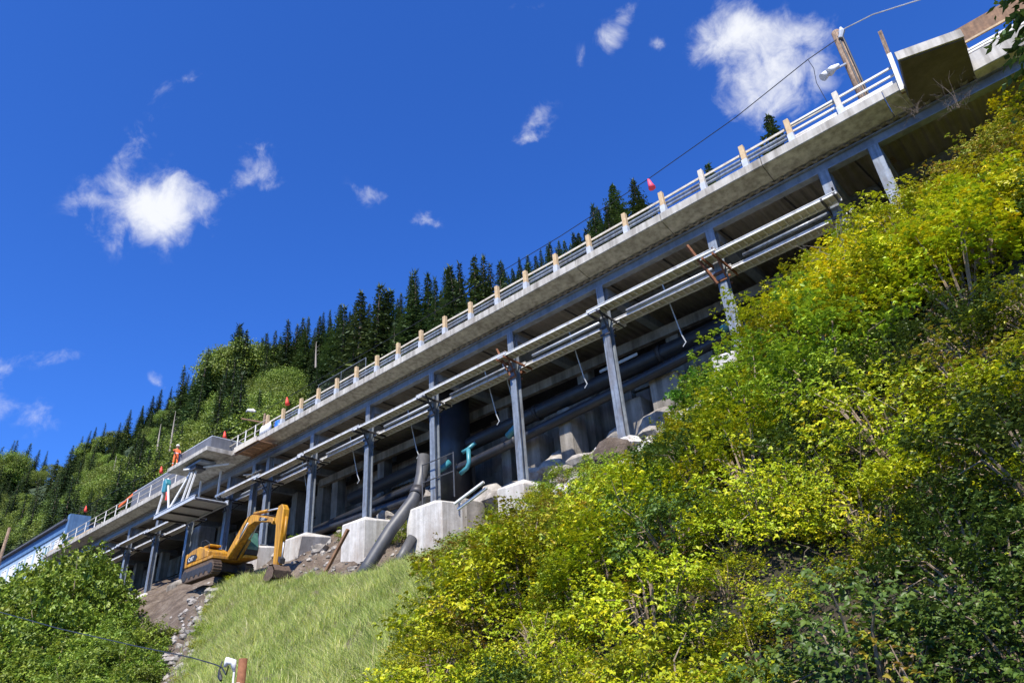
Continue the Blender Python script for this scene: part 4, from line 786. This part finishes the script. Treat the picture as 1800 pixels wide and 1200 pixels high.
# few low weeds under the deck edge
for k, (u, v_, s) in enumerate([(-29.5, 24.4, .7), (-28.7, 25, .8), (-33.9, 24.4, .5), (-39.6, 24.6, .55), (-18.5, 24.5, .6), (-16.8, 25, .6), (-22.4, 24.3, .5), (-11.4, 24.6, .7), (-17.8, 22.6, .7), (-34.8, 24.8, .5)]):
    put_shrub('weed_clump', 'gg', k, (u, v_, float(hgt(u, v_)) - .1), s, k, 'small leafy weed clump growing in the soil between the pedestals', 'weed clumps below the deck', 'plant')
# left shrubs and small trees
lsp = [(-41.5, 12.8, 3.2, .95), (-45.5, 13.4, 3.6, 1.15), (-49.0, 13.6, 3.5, 1.2), (-54, 14.2, 4.2, 1.25), (-59.5, 14.5, 4.4, 1.25), (-64, 15.5, 5.2, 1.3), (-49.5, 15.8, 5.0, 1.25), (-53.5, 16.3, 5.7, 1.4), (-57.5, 16.6, 5.9, 1.4), (-62, 17, 6.4, 1.4), (-68, 17, 6.6, 1.4), (-53.0, 17.5, 6.9, 1.12), (-57, 18.2, 8.0, 1.2), (-33.5, 13.0, 2.6, .62), (-36.4, 14.6, 3.9, .6), (-31.2, 11.6, 1.4, .6), (-35.5, 11.8, 1.4, .75), (-40, 11.4, 1.3, .9), (-28.6, 10.4, .5, .5), (-31.5, 9.8, .2, .65), (-36, 9.7, .2, .8), (-73, 17.5, 6.8, 1.4), (-39.5, 14.6, 5.4, .62), (-46, 11.5, 1.5, 1.1), (-52, 11.8, 1.8, 1.1), (-42.5, 15.2, 4, .6), (-38.2, 13.0, 4, .7), (-33.0, 11.4, 2, .6), (-34.2, 12.4, 2, .6), (-30.0, 10.8, 2, .5), (-36.8, 13.4, 2, .6), (-29.5, 9.5, 2, .55), (-33.5, 10.2, 2, .65), (-37.0, 15.6, 2, .42), (-32.0, 12.4, 2, .42), (-27.0, 10.2, 2, .42), (-28.6, 11.4, 2, .45), (-30.4, 12.3, 2, .45), (-26.0, 9.2, 2, .45), (-31.8, 13.2, 2, .4), (-30.5, 11.5, 2, .5), (-28, 9.8, 2, .5), (-44.5, 16.8, 4, .55), (-35, 13.4, 4, .55)]
for k, (u, v_, _, s) in enumerate(lsp):
    big = s > 1.1
    put_shrub('leafy_bush', 'lt', k, (u, v_, float(hgt(u, v_)) - .3), s * 1.15, k * 1.7, 'tall green leafy bush in the clump at the lower left below the blue building' if big else 'smaller green bush at the foot of the lower left clump beside the bare soil', 'tall leafy bushes at the left' if big else 'smaller bushes at the left', 'bush', sz=s * (1.82 if big else 1.3))

# low undergrowth that covers the ground between the shrubs
def undergrowth():
    rng = np.random.default_rng(44); n0 = 190000; u = rng.uniform(-23, 7, n0); v = rng.uniform(7.2, 24.5, n0)
    cl = np.sin(u * 2.1 + np.sin(v * 1.7)) * np.sin(v * 1.9 - u * .8) + .5 * np.sin(u * 5 + v * 3)
    k = (u > grass_right(v) - .3 + rng.normal(0, .5, n0)) & (cl + rng.normal(0, .5, n0) > -.75) & ~((v > 22.8) & (u < -7)); u, v, cl = u[k], v[k], cl[k]; z = hgt(u, v); x, y, d = proj(np.stack([u, v, z], 1))
    k = (x > -20) & (x < 1900) & (y < 1300) & (d > 5); u, v, z, cl = u[k], v[k], z[k], cl[k]; n = len(u)
    P = np.stack([u, v, z + np.abs(rng.normal(0, .22, n)) * (1.2 + .5 * cl) + .03], 1); D = unit(rng.normal(0, 1, (n, 3)) * np.array([1, 1, .4])); Nn = unit(np.array([0, -.35, 1]) + rng.normal(0, .45, (n, 3)))
    k = ~((u > -18) & (u < -9.8) & (v > 18.2) & (rng.random(n) < .75)); P, D, Nn, u, v, cl, z = P[k], D[k], Nn[k], u[k], v[k], cl[k], z[k]; n = len(u)
    near = np.clip((np.hypot(u, v) - 8) / 8, 0, 1); L_ = rng.uniform(.05, .10, n) * (.7 + .5 * near)
    t = pick(rng, n, [(3, (.20, .26, .018)), (3, (.11, .16, .016)), (2, (.30, .33, .018)), (1, (.28, .18, .03)), (1.2, (.16, .11, .05))], .25)
    F_ = leaves(P, D, Nn, L_, L_ * .6, t); return npmesh('undergrowth', F_[0], F_[1], 'leaf', F_[2])
uo = link(bpy.data.objects.new('undergrowth', undergrowth())); tag(uo, 'low tangled undergrowth of leaves covering the ground between the shrubs', 'undergrowth', kind='stuff')
for k in range(26):                                                # weeds that break the edge of the grass
    v_ = 10.5 + k * .42; side = k % 2; u = float(grass_right(v_) if side else grass_left(v_)) + (-.5 if side else .1) + brg.normal(0, .5)
    put_shrub('weed_clump', 'gg' if k % 3 else 'yg', k, (u, v_, float(hgt(u, v_)) - .12), brg.uniform(.22, .48), k, 'small leafy weed clump breaking the ragged edge of the grass', 'weed clumps along the grass edge', 'plant')

# bare twiggy thickets
def twigs_mesh(seed, R, n):
    rng = np.random.default_rng(seed); m = MB()
    for k in range(n):
        th = rng.uniform(0, 6.28); p = Vector((rng.normal(0, .2 * R), rng.normal(0, .2 * R), 0)); d = Vector((math.cos(th) * .6, math.sin(th) * .6, rng.uniform(.5, 1.1))); pts = [p.copy()]
        for j in range(5):
            p = p + d * R * .26; d = d + Vector(rng.normal(0, .38, 3)) + Vector((0, 0, -.14)); pts.append(p.copy())
            if j in (1, 2, 3):
                q = p.copy(); e = Vector(rng.normal(0, 1, 3)).normalized() * .6 + d * .5; bp = [q.copy()]
                for i in range(3): q = q + e * R * .14; e = e + Vector(rng.normal(0, .35, 3)); bp.append(q.copy())
                m.tube(bp, [.008, .006, .005, .003], 3, False)
        m.tube(pts, [.016, .014, .012, .009, .007, .004], 4, False)
    o = m.build('bare_branches', 'snag', origin=(0, 0, 0)); me = o.data; bpy.data.objects.remove(o); return me
TW = [twigs_mesh(k, 1.2, 22) for k in range(3)]; TWD = [m_.copy() for m_ in TW]
for m_ in TWD: m_.materials[0] = M['bark']
for k, (x, y, dist, s, lab) in enumerate([(1500, 470, 21.5, .8, 'grey bare thicket in front of the half hidden pedestal at the upper right'), (1700, 830, 12.5, .7, 'bare tangled branches over the dark hollow at the right edge'), (1610, 960, 12.0, .7, 'pale drooping bare branches above the dark hollow'), (1765, 900, 11, .6, 'forked pale bare branches at the right edge'),
                                      (1610, 200, 22.3, .35, 'bare twigs reaching up in front of the lookout slab'), (1680, 190, 20, .4, 'dark bare twigs against the underside of the lookout slab'), (1080, 840, 23.5, .9, 'brown tangled roots hanging from the dirt mound'), (1420, 640, 18.5, .5, 'small bare twig tangle in the middle of the thicket'), (1560, 1040, 11.5, .8, 'bare twigs inside the dark hollow'), (1010, 1010, 19, .6, 'dry twigs low beside the grass edge'), (1000, 1160, 16.5, .8, 'reddish dry twigs at the bottom of the bank')]):
    p = pix(x, y) * dist; o = link(bpy.data.objects.new('bare_thicket', TW[k % 3])); o.location = p; o.scale = (s, s, s); o.rotation_euler = (0.4 if k not in (2, 6) else 2.6, 0, k * 1.3); o.data = TWD[k % 3] if k in (4, 5, 6, 8) else TW[k % 3]; tag(o, lab, 'bare thicket', 'bare thickets on the bank')
# dirt mound with stones
def rock_mb(m, c, r, rng, sq=(1, 1, .7)):
    import bmesh
    bm = bmesh.new(); bmesh.ops.create_icosphere(bm, subdivisions=3 if r > .6 else 2 if r > .25 else 1, radius=1)
    off = rng.uniform(-9, 9, 3)
    for v in bm.verts:
        k = 1 + .22 * math.sin(3 * v.co.x + off[0]) * math.sin(2.7 * v.co.y + off[1]) + .16 * math.sin(5 * v.co.z + off[2]) + rng.uniform(-.07, .07)
        v.co *= k
    m.add([Vector(c) + Vector((v.co.x * r * sq[0], v.co.y * r * sq[1], v.co.z * r * sq[2])) for v in bm.verts], [tuple(v.index for v in f.verts) for f in bm.faces]); bm.free()
m = MB(); rock_mb(m, (-13.0, 20.6, 7.6), 1.25, brg, (.8, .8, .95)); rock_mb(m, (-12.6, 20.3, 7.0), .8, brg)
o = m.build('dirt_mound', 'soil'); tag(o, 'steep dirt mound with roots in front of the broken pedestal', 'dirt mound')
for k, (u, v_, z, r, lab) in enumerate([(-12.5, 21.0, 8.6, .5, 'white boulder on top of the dirt mound'), (-12.0, 19.6, 7.4, .4, 'pale boulder below the dirt mound')]):
    m = MB(); rock_mb(m, (u, v_, z), r, brg); o = m.build('boulder', 'pale_concrete'); tag(o, lab, 'boulder')
for k in range(16):
    u = brg.uniform(-18, -9.8); v_ = brg.uniform(18.6, 22.5); m = MB(); r = brg.uniform(.18, .55); rock_mb(m, (u, v_, float(hgt(u, v_)) + r * .2), r, brg, (1.2, .9, .8)); o = m.build('boulder', 'pale_concrete' if k % 3 == 0 else 'stone'); tag(o, 'small pale rock in the broken ground in front of the column bases', 'boulder', 'rocks before the column bases')
for k in range(22):
    u = brg.uniform(-33, -7); v_ = brg.uniform(25.6, 29.2); m = MB(); r = brg.uniform(.4, 1.3); rock_mb(m, (u, v_, float(hgt(u, v_)) + r * .25), r, brg, (1.2, .9, .8)); o = m.build('boulder', 'stone'); tag(o, 'rough grey boulder on the shaded slope under the deck', 'boulder', 'boulders under the deck')
m = MB()
for k in range(1000):
    r = brg.random()
    if r < .45: u = brg.uniform(-48, -27); v_ = brg.uniform(21.3, 26)
    elif r < .75: v_ = brg.uniform(13, 20); u = grass_left(v_) - abs(brg.normal(0, 1.6))
    else: u = brg.uniform(-27, -8); v_ = brg.uniform(18.4 if u > -18 else 23, 28)
    rock_mb(m, (u, v_, float(hgt(u, v_)) + .02), brg.gamma(1.3, .055) + .025, brg)
o = m.build('rubble', 'stone'); tag(o, 'loose stones and rubble scattered over the bare soil', 'rubble', kind='stuff')

# ------------------------------------------------------------------ grass
def grass():
    rng = np.random.default_rng(12); n0 = 165000
    v = rng.uniform(9.6, 22.4, n0); lo_ = grass_left(v) + rng.normal(0, .5, n0); hi = grass_right(v) + rng.normal(0, .45, n0) + .6; u = lo_ + (hi - lo_) * rng.random(n0)
    bare = np.sin(u * 1.7 + 2 * np.sin(v)) * np.sin(v * 2.1 + np.cos(u * .9)); keep = ((bare < .78) | (rng.random(n0) < .3)) & (rng.random(n0) < (hi - lo_) / 21) & ~((v > 21.2) & (u < -25)) & ~((v > 20.6) & (u < -33)) & ~((v > 19.4) & (u < -39)); u, v = u[keep], v[keep]; n = len(u)
    z = hgt(u, v); cl = np.sin(u * 1.9 + 1.3 * np.sin(v * 1.1)) * np.sin(v * 2.3 + u * .6); hh = np.clip(.40 + .12 * cl + rng.normal(0, .10, n) + (rng.random(n) < .04) * .3, .12, .9) * np.where(v > 19.5, .8, 1)
    pt = .5 + .5 * np.sin(u * .8 + 1.7 * np.sin(v * .5)) * np.sin(v * .9 + u * .3)
    hh *= .72 + .5 * pt
    wind = 0.9 * np.sin(u * .55 + v * .8) + rng.normal(0, 1.5, n) + 2.2 + 1.2 * np.sin(u * 2.3 + v * 1.1)
    lean = np.stack([np.cos(wind), np.sin(wind) - .5, np.zeros(n)], 1) * (hh * rng.uniform(.05, .95, n))[:, None]
    w = rng.uniform(.006, .013, n)[:, None]; a = rng.uniform(0, 6.28, n); sd = np.stack([np.cos(a), np.sin(a), 0 * a], 1) * w
    B = np.stack([u, v, z - .03], 1); Hh = np.stack([0 * hh, 0 * hh, hh], 1); mid = B + Hh * .6 + lean * .35; tip = B + Hh * .92 + lean
    V = np.stack([B - sd, B + sd, mid - sd * .8, mid + sd * .8, tip], 1).reshape(-1, 3); k = np.arange(n)[:, None] * 5
    F_ = np.concatenate([k + np.array([[0, 1, 3]]), k + np.array([[0, 3, 2]]), k + np.array([[2, 3, 4]])])
    t = pick(rng, n, [(5, (.40, .48, .13)), (3, (.31, .40, .09)), (3, (.53, .57, .22)), (1.8, (.60, .56, .31)), (1.2, (.42, .44, .07))], .15) * (1 + .14 * cl)[:, None] * (np.array([.92, .95, .8]) + pt[:, None] * np.array([.22, .12, .3]))
    return npmesh('grass', V, F_, 'blade', np.repeat(np.clip(t, 0, 1), 5, 0))
go = link(bpy.data.objects.new('grass', grass())); tag(go, 'long light green grass leaning on the slope below the excavator', 'grass', kind='stuff')

# ------------------------------------------------------------------ trees
def conifer_mesh(seed, H, R, cols, dens=1.0):
    rng = np.random.default_rng(seed); F = VF(); z = H * .06; lev = 0
    while z < H * .985:
        t = z / H; rr = R * (1 - t) ** .85 * (0.75 + .25 * rng.random()) + .12; nb = max(4, int((5 + 7 * (1 - t)) * dens)); a0 = rng.uniform(0, 6.28)
        for k in range(nb):
            a = a0 + 6.28 * k / nb + rng.normal(0, .22); L_ = rr * rng.uniform(.6, 1.15); d = np.array([math.cos(a), math.sin(a), 0]); sdv = np.array([-d[1], d[0], 0])
            n = max(4, int(L_ / .28)); s = (np.arange(n) + rng.random(n)) / n; lift = .28 * (1 - t) * L_
            c = np.array([0, 0, z]) + d * (L_ * s)[:, None] + np.array([0, 0, 1]) * (-.42 * L_ * s ** 1.5 + .10 * L_ * s)[:, None]
            for sg in (-1, 1):
                dd = d * .55 + sdv * sg * rng.uniform(.5, 1.0) + np.array([0, 0, -.28]); dd = np.repeat(dd[None], n, 0) + rng.normal(0, .22, (n, 3))
                ln = (.26 * L_ + .22) * (1.15 - .75 * s) * rng.uniform(.7, 1.2, n)
                F.add(*leaves(c, dd, np.repeat(np.array([[0, 0, 1.]]), n, 0) + rng.normal(0, .35, (n, 3)), ln, ln * .42 + .03, pick(rng, n, cols, .22), -.1))
        z += H * .016 + .18 * (1 - t) + .12; lev += 1
    n = 6; F.add(*leaves(np.repeat(np.array([[0, 0, H * .96]]), n, 0), rng.normal(0, .25, (n, 3)) + np.array([0, 0, 1]), rng.normal(0, 1, (n, 3)), np.full(n, H * .05), np.full(n, .12), pick(rng, n, cols)))
    cm = F.mesh('crown', 'needle'); o = MB().tube([(0, 0, -1.5), (0, 0, H * .5), (0, 0, H * .97)], [R * .085, R * .05, .02], 7).build('trunk', 'bark', origin=(0, 0, 0)); tm = o.data; bpy.data.objects.remove(o)
    return cm, tm
def broad_mesh(seed, H, R, cols, nc=80, per=95, ls=.27):
    rng = np.random.default_rng(seed); F = VF(); tb = MB(); tb.tube([(0, 0, -1.5), (.1, 0, H * .3), (0, .1, H * .62)], [.05 * R + .06, .04 * R + .04, .05], 7)
    for k in range(nc):
        th = rng.uniform(0, 6.28); ph = math.acos(rng.uniform(-.55, 1)); r = rng.uniform(.55, 1.05) ** .6
        c = np.array([R * math.sin(ph) * math.cos(th), R * math.sin(ph) * math.sin(th), H * .38 * math.cos(ph)]) * r + np.array([0, 0, H * .60])
        c *= np.array([1, 1, 1]); cr = R * rng.uniform(.2, .36)
        if k % 4 == 0: tb.tube([(0, 0, H * rng.uniform(.25, .5)), tuple((c * .5 + np.array([0, 0, H * .25]))), tuple(c)], [.06, .04, .015], 4, False)
        p = unit(rng.normal(0, 1, (per, 3))) * (rng.random((per, 1)) ** .45) * cr * np.array([1.15, 1.15, .75]) + c
        nrm = unit((p - c) + np.array([0, 0, .5 * cr]) + rng.normal(0, .4 * cr, (per, 3))); d = unit(rng.normal(0, 1, (per, 3)) + unit(p - c) * .7 + np.array([0, 0, -.3])); l = ls * rng.uniform(.7, 1.3, per)
        F.add(*leaves(p, d, nrm, l, l * .7, np.clip(pick(rng, per, cols) * rng.uniform(.8, 1.2), 0, 1)))
    cm = F.mesh('crown', 'leaf'); o = tb.build('trunk', 'bark', origin=(0, 0, 0)); tm = o.data; bpy.data.objects.remove(o); return cm, tm
CF = [(4, (.042, .075, .024)), (3, (.062, .10, .028)), (1.5, (.085, .125, .034)), (1, (.026, .05, .018))]
CF2 = [(4, (.055, .09, .026)), (3, (.08, .12, .03)), (1, (.11, .15, .035))]
AL = [(4, (.18, .25, .035)), (3, (.24, .31, .045)), (1.5, (.11, .165, .028))]
CON = [conifer_mesh(40 + k, 16 + 2.0 * k, 3.9 + .35 * k, CF if k % 2 else CF2) for k in range(6)]
BRO = [broad_mesh(60 + k, 9 + 1.2 * k, 3.6 + .4 * k, AL) for k in range(4)]
trg = np.random.default_rng(33)
def put_tree(kind, meshes, loc, s, rz, label, cat, group):
    t = link(bpy.data.objects.new(kind, None)); t.location = loc; t.scale = (s * trg.uniform(.9, 1.12), s * trg.uniform(.9, 1.12), s); t.rotation_euler = (trg.normal(0, .035), trg.normal(0, .035), rz); t.empty_display_size = .3; tag(t, label, cat, group)
    for nm, me in (('crown', meshes[0]), ('trunk', meshes[1])):
        o = link(bpy.data.objects.new(nm, me)); o.parent = t
    return t
# the deck line in the photograph: trees whose tops lie under it are never seen
def deck_y(x): return np.interp(x, [-200, 0, 120, 350, 460, 1000, 1480, 1800], [1030, 930, 905, 815, 735, 440, 165, 40])
def sky_y(x): return np.interp(x, [-200, 0, 50, 110, 150, 200, 270, 300, 370, 400, 425, 455, 500, 560, 600, 680, 720, 800, 850, 900, 960, 1000, 1040, 1075, 1110, 1140, 1165, 1200], [800, 782, 770, 800, 750, 735, 700, 680, 612, 610, 570, 600, 566, 548, 522, 490, 480, 456, 450, 462, 426, 418, 350, 322, 312, 352, 392, 400])
LB = 'light green broadleaf tree growing on the mountainside above the viaduct'; LC = 'dark green spruce tree on the forested mountainside behind the viaduct'
GB = 'broadleaf trees on the mountainside'; GC = 'spruce trees on the mountainside'
pts_used = []; nC = nB = 0
def top_tree(x, y, d, k, lab, wid=1.0):                            # a tree of its own, standing on the mountain d metres away
    r = pix(x, y); h = math.hypot(r.x, r.y); u, v_ = r.x / h * d, r.y / h * d; zb = float(mtn(np.array(u), np.array(v_))); H_ = (16 + 2.0 * k); s_ = (r.z / h * d - zb) / H_
    t = put_tree('spruce_tree', CON[k], (u, v_, zb - .3), s_, x, lab, 'spruce tree', GC); t.scale = (s_ * wid, s_ * wid, s_); pts_used.append((u, v_))
for a in [(1075, 324, 82, 2, 'tall dark spruce rising over the railing left of the pink flag', 1.75), (1111, 314, 84, 4, 'tallest dark spruce right beside the pink flag', 1.7), (1095, 356, 86, 1, 'shorter spruce squeezed between the two by the pink flag', 1.8), (425, 566, 150, 5, 'tall broad spruce standing out above the broadleaf slope at the left', 2.0), (382, 610, 150, 3, 'slim spruce left of the tall broad one', 1.4),
          (1336, 206, 60, 0, 'spruce top poking above the rails below the large cloud', 1.5), (1245, 276, 66, 1, 'small spruce top poking over the rails right of the pink flag', 1.5), (1047, 392, 90, 0, 'low spruce top just left of the pair by the pink flag', 1.9), (1062, 362, 78, 0, 'bushy spruce in front of the pair by the pink flag', 1.7), (1128, 350, 92, 1, 'spruce half hidden by the railing right below the pink flag', 1.5), (1020, 405, 110, 0, 'small spruce over the railing well left of the pink flag', 1.4), (985, 422, 130, 2, 'spruce at the ridge where the cable fades out', 1.1), (962, 432, 140, 0, 'small ridge spruce left of where the cable fades out', 1.2)]: top_tree(*a)
put_tree('spruce_tree', CON[0], (3.25, 18.0, float(hgt(3.25, 18.0)) - .3), .62, 0, 'nearby dark spruce whose drooping branches hang into the upper right corner', 'spruce tree', None)
TB = ((440, 605, 700, 770), (320, 680, 520, 800), (700, 535, 790, 600), (830, 482, 880, 530), (-40, 880, 110, 980), (150, 780, 215, 850))
DD = np.arange(52, 345, 3.0)
row_y = {}
def fill_forest():
    global nC, nB
    x = -30.0
    while x < 1130:
        y = float(sky_y(x)) + trg.uniform(-5, 9); bottom = float(deck_y(x)) + 6; first = True
        while y < bottom:
            xx = x + trg.uniform(-7, 7); br = any(x0 < xx < x1 and y0 < y < y1 for (x0, y0, x1, y1) in TB)
            br = (trg.random() > .05) if br else (trg.random() < .2 and not first)
            k = int(trg.integers(0, 4 if br else 6)); Hs = trg.uniform(6.0, 9.0) if br else (trg.uniform(10.5, 18) if x < 480 else trg.uniform(7.5, 14))
            r = pix(xx, y); h = math.hypot(r.x, r.y); dd = DD[(DD * r.y / h > 36)]
            zg = mtn(r.x / h * dd, r.y / h * dd); need = r.z / h * dd - zg                  # height a tree must have to reach that line of sight
            j = int(np.argmin(np.abs(need - Hs) + .004 * dd)); H_ = float(need[j])
            if 4.5 < H_ < 27:
                H0 = (9 + 1.2 * k) if br else (16 + 2.0 * k); s_ = H_ / H0; u, v_ = r.x / h * dd[j], r.y / h * dd[j]; w_ = 1.0 if H_ > 11 else 1.25
                if br and nB < 190: nB += 1; t = put_tree('broadleaf_tree', BRO[k], (u, v_, float(zg[j]) - .4), s_, trg.uniform(0, 6.28), LB, 'broadleaf tree', GB); t.scale = (s_ * w_, s_ * w_, s_)
                elif not br and nC < 285: nC += 1; t = put_tree('spruce_tree', CON[k], (u, v_, float(zg[j]) - .4), s_, trg.uniform(0, 6.28), LC, 'spruce tree', GC); t.scale = (s_ * w_ * trg.uniform(1.0, 1.35), s_ * w_ * trg.uniform(1.0, 1.35), s_)
            first = False; y += trg.uniform(11, 15) if br else trg.uniform(15, 23) * (1.15 if x < 330 else 1)
        x += trg.uniform(11.5, 16) * (1.25 if x < 330 else 1)
fill_forest()
for k, (x, y, d, H_) in enumerate([(309, 722, 108, 6.5), (283, 745, 112, 4.5), (556, 600, 105, 5), (738, 560, 110, 5.5), (205, 800, 150, 6)]):
    r = pix(x, y); h = math.hypot(r.x, r.y); p = Vector((r.x / h * d, r.y / h * d, r.z / h * d)); m = MB(); m.tube([p + Vector((.4, 0, -H_)), p + Vector((.15, 0, -H_ * .5)), p], [.16, .11, .03], 6)
    for q in (.25, .4, .55): m.tube([p + Vector((.15, 0, -H_ * q)), p + Vector((.15 + .7 * (-1) ** k, .2, -H_ * q + .35))], [.04, .015], 4)
    o = m.build('dead_tree', 'snag'); tag(o, ['bleached dead trunk rising above the long grey screen', 'shorter bleached dead trunk left of the taller one by the screen', 'thin dead trunk in the light green trees over the railing', 'bare dead trunk among the trees in the middle of the ridge', 'leaning dead trunk above the tube railing at the left'][k], 'dead tree')
print('trees', nC, nB)
